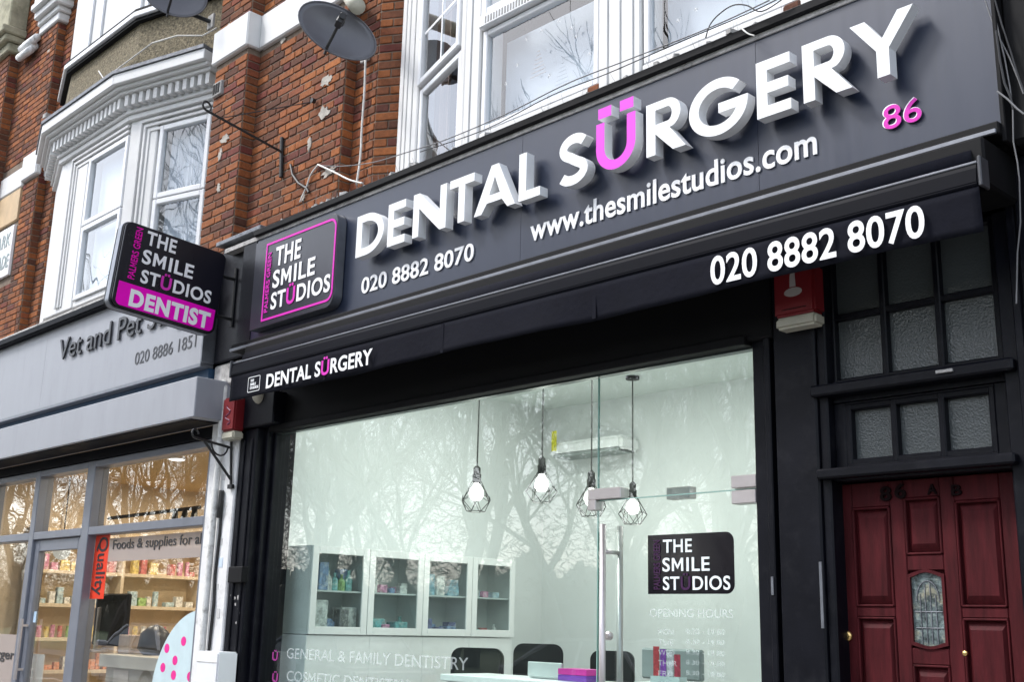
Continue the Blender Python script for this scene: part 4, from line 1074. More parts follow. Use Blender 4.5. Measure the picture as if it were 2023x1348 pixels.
# ------------------------------------------------------------------ boxes, brackets, dishes and cables on the front
def alarm(name_label, c0, c1, z0, z1, y0, y1, logo):
    t = thing('alarm_box', name_label, 'alarm box', ((c0+c1)/2, y1, z0))
    mk('cover', MB().box(c0, c1, y0, y1, z0 + (z1-z0)*0.2, z1), REDBOX, t, bevel=0.012, seg=2)
    mk('base_strip', MB().box(c0 + 0.002, c1 - 0.002, y0 + 0.004, y1, z0, z0 + (z1-z0)*0.195), CREAM, t, bevel=0.012, seg=2)
    lg = MB(); cx_ = (c0+c1)/2; zc_ = z0 + (z1-z0)*0.66; w = (c1-c0)
    if logo:
        lg.prism([(cx_ + w*0.22*math.cos(a), zc_ - w*0.10 + w*0.10*math.sin(a)) for a in [i*math.pi/8 for i in range(16)]], Vector((0, y0, 0)), X_, Z_, OUT, 0.0005, 0.002)
        lg.prism([(cx_ - w*.08, zc_ + w*0.02), (cx_ + w*.07, zc_ + w*0.02), (cx_ + w*.05, zc_ + w*.30), (cx_ + w*.09, zc_ + w*.42), (cx_ - w*.03, zc_ + w*.46), (cx_ - w*.07, zc_ + w*.25)], Vector((0, y0, 0)), X_, Z_, OUT, 0.0005, 0.002)
        mk('emblem', lg, mat('emblem_grey', (0.40, 0.36, 0.34), 0.5), t)
        mk('screw', MB().box(cx_ - w*.3, cx_ + w*.3, y0 - 0.001, y0 + 0.0005, z0 + (z1-z0)*.30, z0 + (z1-z0)*.315), BLACK_D, t)
    else:
        pth = [(cx_ + w*0.26*math.sin(i*1.15)*(1 - 0.05*i), y0 - 0.002, z0 + (z1-z0)*(0.35 + 0.045*i)) for i in range(11)]
        lg.tube(pth, 0.005, 6); mk('emblem', lg, mat('emblem_plum', (0.20, 0.06, 0.12), 0.5), t)
    return t
alarm('red alarm box with cream base under the awning between window and red door', -2.845, -2.632, 2.842, 3.12, -0.115, -0.022, True)
a0, a1 = P(438, 860, -0.24), P(468, 790, -0.24)
alarm('narrow red alarm box on the white pillar below the projecting sign', P(438, 830, -0.20).x, P(462, 830, -0.20).x, P(450, 868, -0.20).z, P(450, 786, -0.20).z, -0.20, -0.105, False)

dm = thing('dome_camera', 'small cream dome camera hidden under the left end of the valance', 'camera', (-7.2, -0.12, 2.95))
c = P(503, 782, -0.16)
mk('dome', MB().lathe([(0.058, 0), (0.06, 0.03), (0.05, 0.06), (0.03, 0.078), (0.0, 0.085)], (c.x, -0.085, c.z + 0.01), (0, -1, -0.3), 20), CREAM, dm, smooth=True)
mk('dome_base', MB().lathe([(0.066, 0), (0.066, 0.02)], (c.x, -0.07, c.z + 0.01), (0, -1, -0.3), 20), BLACK, dm)

# white party pillar between the shops
wp = thing('party_pillar', 'flaking white painted pillar between the vet shop and the black shopfront', 'pillar', (-7.8, 0.0, 0.0))
mk('shaft', MB().box(-7.90, -7.503, -0.10, 0.25, 0.0, 3.22), WHITE_OLD, wp, bevel=0.01)
mk('crumbled_head', MB().box(-7.92, -7.40, -0.12, 0.1, 3.222, 3.41), GRIME, wp, bevel=0.02)
for (x, z) in ((-7.62, 2.30), (-7.66, 2.02), (-7.63, 1.86), (-7.65, 1.70), (-7.60, 1.5), (-7.68, 2.5)):
    mk('paper_scrap', MB().box(x, x + rnd.uniform(.03, .06), -0.103, -0.099, z, z + rnd.uniform(.03, .07)), mat('scrap%d' % int(z*100), rnd.choice([(.5, .45, .12), (.55, .65, .75), (.6, .6, .58), (.5, .5, .5)]), 0.8), wp)
pipe = MB(); q = [P(436, 730, -0.22), P(443, 735, -0.22), P(441, 780, -0.22), P(436, 830, -0.22), P(432, 900, -0.22), P(424, 1000, -0.2), P(413, 1150, -0.2), P(400, 1300, -0.2)]
xs = P(431, 900, -0.14).x
pth = [Vector((xs - 0.06, -0.125, 3.245)), Vector((xs - 0.01, -0.135, 3.25)), Vector((xs, -0.135, 3.21))] + [Vector((xs, -0.135, z)) for z in (3.0, 2.6, 2.2, 1.8, 1.4, 0.6)]
tag(mk('drain_pipe', MB().tube(pth, 0.024, 12), mat('pipe_white', (0.66, 0.66, 0.64), 0.5, var=0.2, vscale=14, stain=(.2, .19, .17), stain_amt=.7, stain_scale=12), smooth=True), 'thin white downpipe with bent top on the white pillar', 'pipe')
cb = MB().tube([(xs + 0.06, -0.11, 2.35), (xs + 0.065, -0.11, 2.1), (xs + 0.05, -0.11, 1.8), (xs + 0.07, -0.113, 1.6), (xs + 0.05, -0.11, 1.2)], 0.012, 6)
tag(mk('cable_bundle', cb, IRON), 'black cable bundle running down the white pillar', 'cable')
tag(mk('cable_bundle', MB().tube([(xs + 0.06, -0.12, 2.42), (xs + 0.065, -0.125, 2.30), (xs + 0.05, -0.12, 2.22)], 0.02, 6), IRON), 'short knot of black cable high on the white pillar', 'cable')
bxm = thing('meter_box', 'plain white plastic box fixed low on the white pillar', 'box', (-7.65, -0.2, 0.7))
mk('body', MB().box(P(388, 1310, -0.26).x, P(430, 1310, -0.26).x, -0.26, -0.105, 0.7, P(410, 1288, -0.26).z), PVC, bxm, bevel=0.01, seg=2)
mk('lid_seam', MB().box(P(389, 1310, -0.26).x, P(429, 1310, -0.26).x, -0.2625, -0.2605, 1.20, 1.204), GRIME, bxm)
def iron_arm(label, base, tip, brace, w=0.010):
    t = thing('wall_bracket', label, 'bracket', base)
    b, tp, br_ = Vector(base), Vector(tip), Vector(brace)
    mk('back_bar', MB().tube([b + Z_*0.10, br_ - Z_*0.05], w*1.1, 6), IRON, t)
    mk('arm', MB().tube([b, tp], w, 6), IRON, t)
    mk('brace', MB().tube([br_, b + (tp - b)*0.75], w, 6), IRON, t)
    d = (tp - b).normalized(); side = d.cross(Z_).normalized()
    cu = [tp + d*0.03*math.sin(R_(a)) + Z_*0.03*(1 - math.cos(R_(a))) for a in range(0, 300, 30)]
    mk('scroll', MB().tube(cu, w*0.8, 6), IRON, t)
    c2_ = [b + (tp-b)*0.3 + (d*math.cos(R_(a)) - Z_*math.sin(R_(a)))*0.08 for a in range(0, 200, 25)]
    mk('scroll', MB().tube(c2_, w*0.7, 6), IRON, t)
    mk('fixing', MB().box(br_.x - 0.03, br_.x + 0.03, br_.y - 0.012, br_.y + 0.01, br_.z - 0.06, br_.z - 0.03), IRON, t)
iron_arm('black wrought iron bracket on the white pillar below the red alarm box', P(455, 885, -0.115), P(385, 865, -0.45), P(457, 950, -0.115))

# old iron sign arm on the brick wall
ia = thing('wall_bracket', 'long black iron sign arm with curled tip on the brick wall', 'bracket', P(556, 300, -0.02))
tip = PXx(405, 212, -7.55)
bs = P(556, 300, -0.03)
tip = Vector((bs.x - 0.02, 0, 0)); r = ray(408, 218); tt = (tip.x - CAM.x)/r.x; tip = CAM + r*tt
mk('arm', MB().tube([bs, tip], 0.010, 8), IRON, ia)
d = (tip - bs).normalized()
mk('scroll', MB().tube([tip + d*0.035*math.sin(R_(a)) + Z_*0.035*(1 - math.cos(R_(a))) for a in range(0, 310, 25)], 0.008, 6), IRON, ia)
mk('back_bar', MB().tube([P(557, 272, -0.02), P(555, 350, -0.02)], 0.016, 8), IRON, ia)
e0 = P(622, 200, -0.02)
mk('stay_wire', MB().tube([e0, bs + (tip - bs)*0.82], 0.004, 5), IRON, ia)
mk('stay_eye', MB().lathe([(0.02, 0), (0.02, 0.03)], e0, (0, -1, 0), 8), IRON, ia)
tag(mk('cable_stub', MB().tube([P(574, 325, -0.02), P(578, 345, -0.03), P(590, 362, -0.03), P(606, 372, -0.02), P(610, 380, -0.02)], 0.010, 6), CABLE_B), 'black cable stub curving down the lower brick wall', 'cable')

# satellite dishes
def dish(label, c, nrm, roll, W, Hh, lnb_len, feet):
    t = thing('satellite_dish', label, 'satellite dish', c)
    n = Vector(nrm).normalized(); a = Z_.cross(n).normalized(); b = n.cross(a)
    a, b = a*math.cos(roll) + b*math.sin(roll), b*math.cos(roll) - a*math.sin(roll)
    c = Vector(c); mb = MB(); nr, na = 8, 40; dep = 0.055
    vs_ = []; 
    for i in range(nr+1):
        q = i/nr
        for j in range(na):
            an = 2*math.pi*j/na; vs_.append(c + a*(W/2*q*math.cos(an)) + b*(Hh/2*q*math.sin(an)) + n*(dep*q*q))
    fs_ = [(i*na+j, i*na+(j+1) % na, (i+1)*na+(j+1) % na, (i+1)*na+j) for i in range(1, nr) for j in range(na)] + [(0, na+j, na+(j+1) % na) for j in range(na)]
    mb.add(vs_, fs_)
    DG = mat('dish_grey', (0.11, 0.11, 0.125), 0.32, var=0.08, vscale=6)
    o = mk('reflector', mb, DG, t, smooth=True)
    sd = o.modifiers.new('thickness', 'SOLIDIFY'); sd.thickness = 0.006; sd.offset = 0
    rim = [c + a*(W/2*math.cos(2*math.pi*j/na)) + b*(Hh/2*math.sin(2*math.pi*j/na)) + n*dep for j in range(na+1)]
    mk('rim', MB().tube(rim, 0.006, 6, cap=False), DG, t, smooth=True)
    low = c - b*(Hh*0.47) + n*0.04; ln = c - b*(Hh*0.10) + n*lnb_len
    mk('feed_arm', MB().tube([low - n*0.05, low + n*0.05, low + (ln - low)*0.6, ln], 0.011, 8), IRON, t)
    hd = mk('feed_horn', MB().lathe([(0.022, -0.06), (0.026, -0.01), (0.03, 0.0), (0.03, 0.035), (0.022, 0.04)], ln, -n, 12), IRON, t)
    mk('feed_body', MB().obox(ln, a, b, n, -0.022, 0.022, -0.05, 0.03, -0.03, 0.05), IRON, hd, bevel=0.006)
    back = c - n*0.10
    mk('mount', MB().tube([c - n*0.01, back], 0.03, 10).tube([back, back - Z_*0.05, Vector(feet)], 0.019, 8), IRON, t)
    mk('wall_plate', MB().obox(Vector(feet), X_, Y_, Z_, -0.05, 0.05, -0.01, 0.012, -0.07, 0.07), GRIME, t, bevel=0.004)
    return t
dc = PD(664, 68, 7.75)
dish('dark grey oval satellite dish on the orange brick wall beside the sash bay', dc, (0.90, -0.42, 0.02), R_(-24), 0.56, 0.345, 0.25, P(722, 105, 0.08))
d2 = PD(345, -8, 10.2)
dish('dark satellite dish cut by the top of the pebbledash panel over the vet shop', d2, (0.90, -0.42, 0.02), R_(-12), 0.56, 0.44, 0.27, d2 + Vector((0.1, 0.32, -0.16)))
tag(mk('waste_pipe', MB().tube([P(690, -6, 0.1), PD(706, 12, 7.7)], 0.055, 16), CREAM, smooth=True), 'stub of pale waste pipe sticking out above the satellite dish', 'pipe')
# cables round the brick wall and along the ledge
def cable(label, pts, r, m_, Y=None):
    q = [P(x, y, (Y if len(p) == 2 else p[2])) for p in pts for (x, y) in [p[:2]]]
    sm = []
    for i in range(len(q)-1):
        p0, p1, p2, p3 = q[max(i-1, 0)], q[i], q[i+1], q[min(i+2, len(q)-1)]
        for k in range(5):
            t = k/5; sm.append(0.5*((2*p1) + (p2-p0)*t + (2*p0-5*p1+4*p2-p3)*t*t + (3*p1-p0-3*p2+p3)*t**3))
    sm.append(q[-1])
    tag(mk('loose_cable', MB().tube(sm, r, 6), m_, smooth=True), label, 'cable')
cable('white cable dropping from the satellite dish down the brick return', [(722, 118, 0.06), (720, 180, 0.07), (715, 250, 0.07), (712, 310, 0.07), (704, 365, 0.05)], 0.009, CABLE_W)
cable('grey cable drooping from the brick wall along the ledge below the sash bay', [(630, 327, -0.02), (680, 328, -0.05), (740, 320, -0.15), (800, 302, -0.25), (880, 276, -0.27), (1000, 225, -0.27), (1120, 165, -0.27), (1240, 118, -0.27), (1400, 55, -0.27), (1520, 0, -0.27)], 0.0034, CABLE_G)
cable('second thin cable sagging along the ledge over the slate fascia', [(830, 300, -0.26), (960, 255, -0.27), (1090, 188, -0.27), (1200, 145, -0.27), (1330, 88, -0.27), (1480, 25, -0.27), (1560, -15, -0.27)], 0.003, CABLE_B)
cable('white cable looping off the brick corner onto the fascia top', [(628, 325, -0.02), (660, 340, -0.08), (690, 355, -0.15), (716, 362, -0.2)], 0.007, CABLE_W)
cable('white cable running down the lower brick wall to the fascia top', [(628, 326, -0.02), (614, 345, -0.02), (605, 370, -0.02), (592, 400, -0.03)], 0.007, CABLE_W)
cable('black cable arching up over the right end of the ledge', [(1394, 75, -0.26), (1402, 50, -0.27), (1420, 28, -0.27), (1448, 10, -0.27), (1475, 10, -0.27), (1505, 22, -0.27), (1550, -5, -0.27)], 0.0036, CABLE_B)
cable('pale cable tail hanging over the fascia top trim', [(1462, 52, -0.25), (1470, 60, -0.26), (1480, 67, -0.262), (1491, 70, -0.262)], 0.004, CABLE_W)
# bird spikes and rubble on the ledge
sp = MB()
for i in range(170):
    x = rnd.uniform(-7.0, -1.75); b_ = Vector((x, rnd.uniform(-0.20, -0.10), 4.345))
    sp.tube([b_, b_ + Vector((rnd.uniform(-.03, .03), rnd.uniform(-.05, .02), rnd.uniform(.05, .11)))], 0.0009, 3)
tag(mk('bird_spikes', sp, CABLE_G), 'thin wire bird spikes along the top of the slate fascia', 'bird spikes')['kind'] = 'stuff'
rb = MB()
for i in range(120):
    x = -7.2 + 5.4*rnd.random(); s = rnd.uniform(0.008, 0.03)
    c = Vector((x, rnd.uniform(-0.21, -0.13), 4.346 + s*0.3)); ang = rnd.uniform(0, 3)
    rb.obox(c, Vector((math.cos(ang), math.sin(ang), 0)), Vector((-math.sin(ang), math.cos(ang), 0)), Z_, -s, s, -s*.6, s*.6, -s*.3, s*.5)
tag(mk('ledge_debris', rb, GRIME), 'flakes of plaster and dirt lying along the top of the slate fascia', 'debris')['kind'] = 'stuff'
for px, py in ((1171, 146), (1562, 6)):
    c = P(px, py, -0.2); tag(mk('brick_fragment', MB().box(c.x - .05, c.x + .05, -0.20, -0.12, 4.346, 4.40), BRICK, bevel=0.012), 'broken orange brick lying on the ledge under the sash bay', 'brick', 'brick fragments on the ledge')
# ------------------------------------------------------------------ neighbouring vet shop
vf = thing('fascia_sign', 'pale grey shop fascia lettered Vet and Pet with dark metal letters', 'shop sign', (-10.8, -0.1, 3.4))
jx = P(88, 720, -0.2).x
for a, b in ((-13.9, jx), (jx, -7.945)):
    mk('panel', MB().box(a + 0.0015, b - 0.0015, -0.20, -0.12, 3.42, 4.20), GREY_P, vf)
mk('top_trim', MB().box(-13.9, -7.935, -0.27, 0.1, 4.203, 4.275), DARKMETAL, vf, bevel=0.012, seg=2)
mk('top_flashing', MB().box(-13.9, -7.94, -0.24, 0.12, 4.277, 4.31), GRIME, vf, bevel=0.008)
mk('bottom_lip', MB().box(-13.9, -7.93, -0.235, -0.12, 3.385, 3.418), SILVER, vf, bevel=0.004)
mk('end_trim', MB().box(-7.943, -7.918, -0.235, -0.12, 3.42, 4.2), SILVER, vf, bevel=0.004)
mk('blue_strip', MB().box(-13.9, -7.925, -0.16, 0.05, 3.30, 3.383), mat('navy_paint', (0.01, 0.045, 0.10), 0.5), vf)
mk('backing', MB().box(-13.9, -7.95, -0.11, 0.1, 3.2, 4.2), BLACK_D, vf)
def vtext(body, a, b, t, **kw): return textp('lettering', body, VETTXT, vf, a, b, t, -0.2, **kw)
vtext('Vet and Pet Surgery', (118, 716), (425, 606), (115, 676), bold=0.0, ex=0.008, lift=0.006)
vtext('020 8886 1851', (266, 723), (387, 684), (268, 698), bold=0.0, ex=0.001)
sb = thing('shutter_box', 'pale grey roller shutter box over the vet shop window', 'shutter box', (-10.6, -0.3, 2.85))
mk('housing', MB().box(-13.9, P(386, 785, -0.38).x, -0.38, -0.07, P(384, 823, -0.38).z, P(387, 744, -0.38).z), GREY_P, sb, bevel=0.006)
mk('soffit_slot', MB().box(-13.85, -7.78, -0.35, -0.12, P(384, 823, -0.38).z - 0.008, P(384, 823, -0.38).z - 0.0005), DARKMETAL, sb)

vs_t = thing('shopfront', 'grey blue aluminium vet shopfront with transom lights and glazed door', 'shopfront', (-10.5, 0.05, 0.0))
YGv = 0.05
xv = [-13.75, -12.55, -11.33, -10.14, -8.10]
mks('mullion', [(x - w, x + w, -0.03, 0.11, 0.0, 2.86) for x, w in ((-13.75, .06), (-12.55, .05), (-11.325, .055), (-10.135, .075), (-8.012, .033))], GREY_F, vs_t, bevel=0.006)
for a, b in ((-13.69, -12.60), (-12.50, -11.38), (-11.27, -10.21), (-10.06, -8.046)):
    mk('transom', MB().box(a, b, -0.028, 0.108, 2.19, 2.262), GREY_F, vs_t, bevel=0.006)
    mk('head_rail', MB().box(a, b, -0.029, 0.107, 2.80, 2.858), GREY_F, vs_t, bevel=0.005)
    pane('transom_pane', a, b, 2.262, 2.80, GLASS_V, vs_t, YGv, 0.006)
    if a != -11.27:
        pane('window_pane', a, b, 0.45, 2.19, GLASS_V, vs_t, YGv, 0.006)
        mk('stall_riser', MB().box(a, b, 0.0, 0.1, 0.0, 0.45), GREY_F, vs_t, bevel=0.005)
mk('soffit', MB().box(-13.9, -7.95, -0.06, 0.14, 2.861, 2.95), DARKMETAL, vs_t)
vd = MB().box(-11.27, -11.17, 0.0, 0.06, 0.02, 2.185).box(-10.31, -10.21, 0.0, 0.06, 0.02, 2.185).box(-11.17, -10.31, 0.001, 0.059, 2.08, 2.185).box(-11.17, -10.31, 0.001, 0.059, 0.02, 0.25)
vdo = mk('door', vd, GREY_F, vs_t, bevel=0.005)
pane('door_pane', -11.17, -10.31, 0.25, 2.08, GLASS_V, vdo, 0.03, 0.006)
mk('push_handle', MB().tube([(-11.21, -0.06, 0.9), (-11.21, -0.06, 1.45)], 0.016, 10).box(-11.23, -11.19, -0.06, 0.0, 0.98, 1.0).box(-11.23, -11.19, -0.06, 0.0, 1.38, 1.40), STEEL, vdo)
mk('lock_sticker', MB().box(-11.16, -11.10, 0.022, 0.024, 1.42, 1.52), mat('sticker_blue', (0.4, 0.55, 0.7), 0.5), vdo)
# vinyl on the vet glass
YVg = YGv - 0.001
def quadz(nm, px0, px1, py0, py1, m_, par, Y=YVg, d=0.001):
    a, b = P(px0, py0, Y), P(px1, py1, Y)
    return mk(nm, MB().box(a.x, b.x, Y - d, Y - 0.0002, b.z, a.z), m_, par)
qa, qb, qc = P(202, 1058, YVg), P(221, 1056, YVg), P(186, 1184, YVg)
qs = mk('quality_sticker', MB().box(-10.055, -9.78, YVg - 0.001, YVg, qc.z, qa.z), mat('vinyl_orange', (0.75, 0.045, 0.012), 0.4), vs_t)
text('quality_text', 'Quality', VETTXT, qs, (-9.97, YVg - 0.001, qa.z - 0.02), (-9.97, YVg - 0.001, qc.z + 0.03), (-9.80, YVg - 0.001, qa.z - 0.02), OUT, bold=0.01)
sx0, sx1 = -9.775, -8.05
sz1, sz0 = 2.17, P(390, 1092, YVg).z
frz = bpy.data.materials.new('frosted_strip'); frz.use_nodes = True
nt = frz.node_tree; bs_ = nt.nodes['Principled BSDF']; bs_.inputs['Base Color'].default_value = (0.42, 0.36, 0.33, 1); bs_.inputs['Roughness'].default_value = 0.6
tr_ = nt.nodes.new('ShaderNodeBsdfTransparent'); mx_ = nt.nodes.new('ShaderNodeMixShader'); mx_.inputs[0].default_value = 0.72
nt.links.new(tr_.outputs[0], mx_.inputs[1]); nt.links.new(bs_.outputs[0], mx_.inputs[2]); nt.links.new(mx_.outputs[0], nt.nodes['Material Output'].inputs[0])
fst = mk('frosted_strip', MB().box(sx0, sx1, YVg - 0.001, YVg, 1.955, 2.155), frz, vs_t)
textp('strip_text', 'Foods & supplies for all pets', VETTXT, fst, (223, 1088), (447, 1069.5), (223, 1068), YVg - 0.002, bold=0.004)
ov = P(372, 1290, YVg)
ocx = P(388, 1340, YVg).x; orx = ocx - P(299, 1345, YVg).x; ocz = P(388, 1400, YVg).z; orz = P(388, 1206, YVg).z - ocz
pts = [(ocx + orx*math.cos(a*math.pi/32), ocz + orz*math.sin(a*math.pi/32)) for a in range(64)]
ovp = [(min(x, sx1 - 0.003), z) for x, z in pts]
oo = mk('oval_sticker', MB().prism(ovp, Vector((0, YVg, 0)), X_, Z_, OUT, 0.0, 0.001), mat('vinyl_aqua', (0.50, 0.62, 0.65), 0.5), vs_t)
for px, py in ((330, 1282), (363, 1268), (346, 1306), (322, 1320), (386, 1278), (343, 1335), (375, 1338)):
    c = P(px, py, YVg); mk('magenta_spot', MB().prism([(c.x + 0.040*math.cos(a*math.pi/8), c.z + 0.036*math.sin(a*math.pi/8)) for a in range(16)], Vector((0, YVg, 0)), X_, Z_, OUT, 0.0012, 0.002), mat('spot_magenta', (0.72, 0.01, 0.25), 0.5), oo)
fs2 = mk('frosted_panel', MB().box(-12.49, -11.39, YVg - 0.001, YVg, 0.46, P(30, 1255, YVg).z), frz, vs_t)
textp('panel_text', 'surgery', VETTXT, fs2, (-25, 1307), (38, 1297), (-25, 1281), YVg - 0.002, bold=0.012, capref='h')

# vet interior
vr = MB().box(-13.85, -7.95, 5.0, 5.1, 0, 3.1).box(-13.85, -13.75, 0.12, 5.0, 0, 3.1).box(-8.02, -7.95, 0.26, 5.0, 0, 3.1)
struct(mk('shop_wall', vr, TANW)); struct(mk('shop_ceiling', MB().box(-13.85, -7.95, 0.13, 5.1, 3.1, 3.2), TANC)); struct(mk('shop_floor', MB().box(-13.85, -7.95, 0.0, 5.0, -0.05, 0.005), FLOORI))
def area(name, loc, size, energy, col, rot=(0, 0, 0)):
    l = bpy.data.lights.new(name, 'AREA'); l.shape = 'DISK'; l.size = size; l.energy = energy; l.color = col
    o = bpy.data.objects.new(name, l); COL.objects.link(o); o.location = loc; o.rotation_euler = rot; return o
cl_lab = 'round lit ceiling light inside the vet shop'
for i, (x, y) in enumerate(((-12.6, 1.2), (-10.9, 1.2), (-9.2, 1.2), (-12.6, 3.0), (-10.9, 3.0), (-9.2, 3.0))):
    t = thing('ceiling_light', cl_lab, 'ceiling light', (x, y, 3.1), 'ceiling lights in the vet shop')
    mk('rim', MB().lathe([(0.09, 0), (0.09, -0.02)], (x, y, 3.099), (0, 0, 1), 20), PVC, t)
    mk('lens', MB().lathe([(0.075, -0.021), (0.07, -0.026)], (x, y, 3.099), (0, 0, 1), 20), LAMPW, t)
    a = area('lamp', (0, 0, -0.04), 0.15, 11.0, (1.0, 0.84, 0.64)); a.parent = t
for lab, px, py, D in (('white globe lamp beside the vet shop window mullion', 37, 1082, 14.5), ('white globe lamp behind the vet shop door', 122, 1090, 13.6)):
    c = PD(px, py, D); t = thing('globe_lamp', lab, 'lamp', c)
    mk('globe', MB().lathe([(0.1*math.sin(R_(a)), -0.1*math.cos(R_(a))) for a in range(0, 181, 20)], c, (0, 0, 1), 20), emit_mat('globe_glow', (1, 0.93, 0.82), 0.25), t, smooth=True)
    mk('stem', MB().tube([c + Z_*0.1, (c.x, c.y, 3.1)], 0.008, 6), IRON, t)
# track light
tk = thing('track_light', 'black track with small spot heads under the vet shop ceiling', 'track light', (-9.4, 1.6, 2.7))
p0, p1 = PXx(185, 1020, -11.6), PXx(395, 1005, -9.8)
p0 = PD(215, 1025, 11.5); p1 = PD(395, 1003, 10.6)
mk('track', MB().tube([p0, p1], 0.018, 6), IRON, tk)
for f in (0.75, 0.85, 0.95):
    q = p0 + (p1-p0)*f; mk('spot_head', MB().lathe([(0.025, 0), (0.035, 0.09)], q - Z_*0.02, (0.3, -0.2, -1), 10), IRON, tk)
# shelving on the far side wall
XW = -13.72
shv = thing('shelf_unit', 'pale pine shelf unit along the side wall of the vet shop', 'shelves', (-13.6, 2.6, 0.0))
zsh = [0.45, 0.86, 1.22, 1.60, 1.98, 2.36]
for z in zsh: mk('shelf', MB().box(XW, XW + 0.32, 0.9, 4.6, z - 0.02, z + 0.02), PINEW, shv, bevel=0.003)
for y in (0.9, 1.95, 3.0, 4.05, 4.6): mk('upright', MB().box(XW, XW + 0.318, y - 0.02, y + 0.02, 0.1, 2.5), PINEW, shv, bevel=0.003)
mk('back_panel', MB().box(XW - 0.018, XW - 0.002, 0.9, 4.6, 0.1, 2.5), mat('pine_back', (0.80, 0.66, 0.47), 0.6, var=0.06), shv)
cols = [('red', (.55, .03, .03)), ('pink', (.65, .18, .38)), ('orange', (.75, .22, .03)), ('yellow', (.75, .55, .06)), ('pale blue', (.40, .60, .70)), ('green', (.25, .50, .06)), ('white', (.75, .75, .73)), ('teal', (.08, .42, .42))]
def item(kind, c, nm, col, w, h, where, grp):
    m_ = mat('goods_' + nm.replace(' ', '_'), tuple(0.72*c_ + 0.16 for c_ in col), 0.4, var=0.55, vscale=34, stain=(0.75, 0.74, 0.70), stain_amt=0.8, stain_scale=22)
    if kind == 'carton':
        o = mk('carton', MB().box(c.x - w/2, c.x + w/2, c.y - w/2, c.y + w/2, c.z, c.z + h), m_, bevel=0.004)
    elif kind == 'bottle':
        o = mk('bottle', MB().lathe([(w*.4, 0), (w*.42, h*.05), (w*.42, h*.6), (w*.16, h*.78), (w*.16, h*.9), (w*.18, h*.9), (w*.18, h)], c, (0, 0, 1), 10), m_, smooth=False)
    else:
        o = mk('jar', MB().lathe([(w*.42, 0), (w*.5, h*.08), (w*.5, h*.7), (w*.42, h*.78), (w*.45, h*.78), (w*.45, h)], c, (0, 0, 1), 12), m_)
    tag(o, '%s %s %s' % (nm, kind, where), kind, grp)
r2 = random.Random(3)
for si, (z, kind, where, pal) in enumerate(((1.98, 'carton', 'on the top shelf of the vet shop', [0, 0, 1, 1, 3, 6]), (1.60, 'carton', 'on the second shelf of the vet shop', [4, 4, 6, 2, 5]), (1.22, 'jar', 'in the row on the third shelf of the vet shop', [5, 3, 7, 6, 6, 3, 1, 0]), (0.86, 'carton', 'on the lower shelf of the vet shop', [2, 0, 2, 6, 0]))):
    y = 1.02
    while y < 4.0:
        w = r2.uniform(0.035, 0.11) if kind == 'carton' else r2.uniform(0.055, 0.085)
        if not any(abs(y + w/2 - u) < w/2 + 0.03 for u in (1.95, 3.0, 4.05)) and (kind == 'jar' or r2.random() < 0.9):
            nm, col = cols[r2.choice(pal)]
            item(kind, Vector((XW + 0.2, y + w/2, z + 0.021)), nm, col, w, r2.uniform(0.05, 0.19) if kind == 'carton' else r2.uniform(.10, .15), where, 'goods on the vet shop shelves')
        y += w + r2.uniform(0.01, 0.05)
# counter, till screen and bits
ct = thing('shop_counter', 'pale grey counter with white top in the vet shop', 'counter', (-10.4, 1.2, 0.0))
c0, c1 = PD(182, 1290, 10.6), PD(330, 1290, 9.8)
mk('counter_body', MB().box(-11.0, -8.9, 0.72, 1.30, 0.0, 1.02), mat('counter_grey', (0.48, 0.45, 0.41), 0.5, var=0.05), ct, bevel=0.006)
mk('counter_top', MB().box(-11.05, -8.85, 0.66, 1.35, 1.021, 1.14), mat('counter_top', (0.66, 0.63, 0.58), 0.4), ct, bevel=0.006)
ce = PP(237, 1330, Vector((0, 0.72, 0)), Y_); pz = P(240, 1320, 0.715)
tag(mk('notice_sheet', MB().box(pz.x - .15, pz.x + .16, 0.712, 0.717, 0.62, 1.0), mat('notice_paper', (.72, .66, .62), 0.8, var=.1)), 'white notice sheet stuck on the front of the vet counter', 'notice')
tag(mk('notice_sheet', MB().box(-12.35, -11.95, 0.5, 0.51, 0.7, 1.1), PRINT), 'printed poster seen through the vet shop door', 'poster')
mo = thing('till_monitor', 'black till monitor seen from behind on the vet counter', 'monitor', (-10.6, 1.0, 1.141))
mc = P(225, 1228, 1.0)
mk('screen', MB().box(mc.x - 0.36, mc.x + 0.36, 0.95, 1.0, 1.20, 1.72), BLACK_D, mo, bevel=0.015)
mk('stand', MB().box(mc.x - 0.20, mc.x - 0.17, 0.90, 0.94, 1.14, 1.58).box(mc.x - 0.28, mc.x - 0.06, 0.82, 1.0, 1.141, 1.16), STEEL, mo, bevel=0.004)
tag(mk('card_rack', MB().box(mc.x + 0.46, mc.x + 0.70, 0.85, 1.0, 1.142, 1.32), mat('card_buff', (.5, .40, .33), .7, var=.2), bevel=0.006), 'buff card rack standing beside the till monitor', 'rack')
tag(mk('black_bag', MB().lathe([(.1, 0), (.16, .06), (.14, .2), (.06, .27), (.02, .28)], (mc.x + 0.95, 0.98, 1.142), (0, 0, 1), 12), CHAIRB, smooth=True), 'black rounded bag on the vet counter', 'bag')
rk = thing('shelf_unit', 'narrow display rack behind the vet shop door', 'shelves', (-12.2, 3.6, 0))
for z in (0.9, 1.25, 1.6, 1.95, 2.3): mk('shelf', MB().box(-12.9, -11.2, 4.55, 4.9, z - .015, z + .015), PINEW, rk)
for x in (-12.9, -12.05, -11.2): mk('upright', MB().box(x - .02, x + .02, 4.56, 4.89, 0.1, 2.5), PINEW, rk)
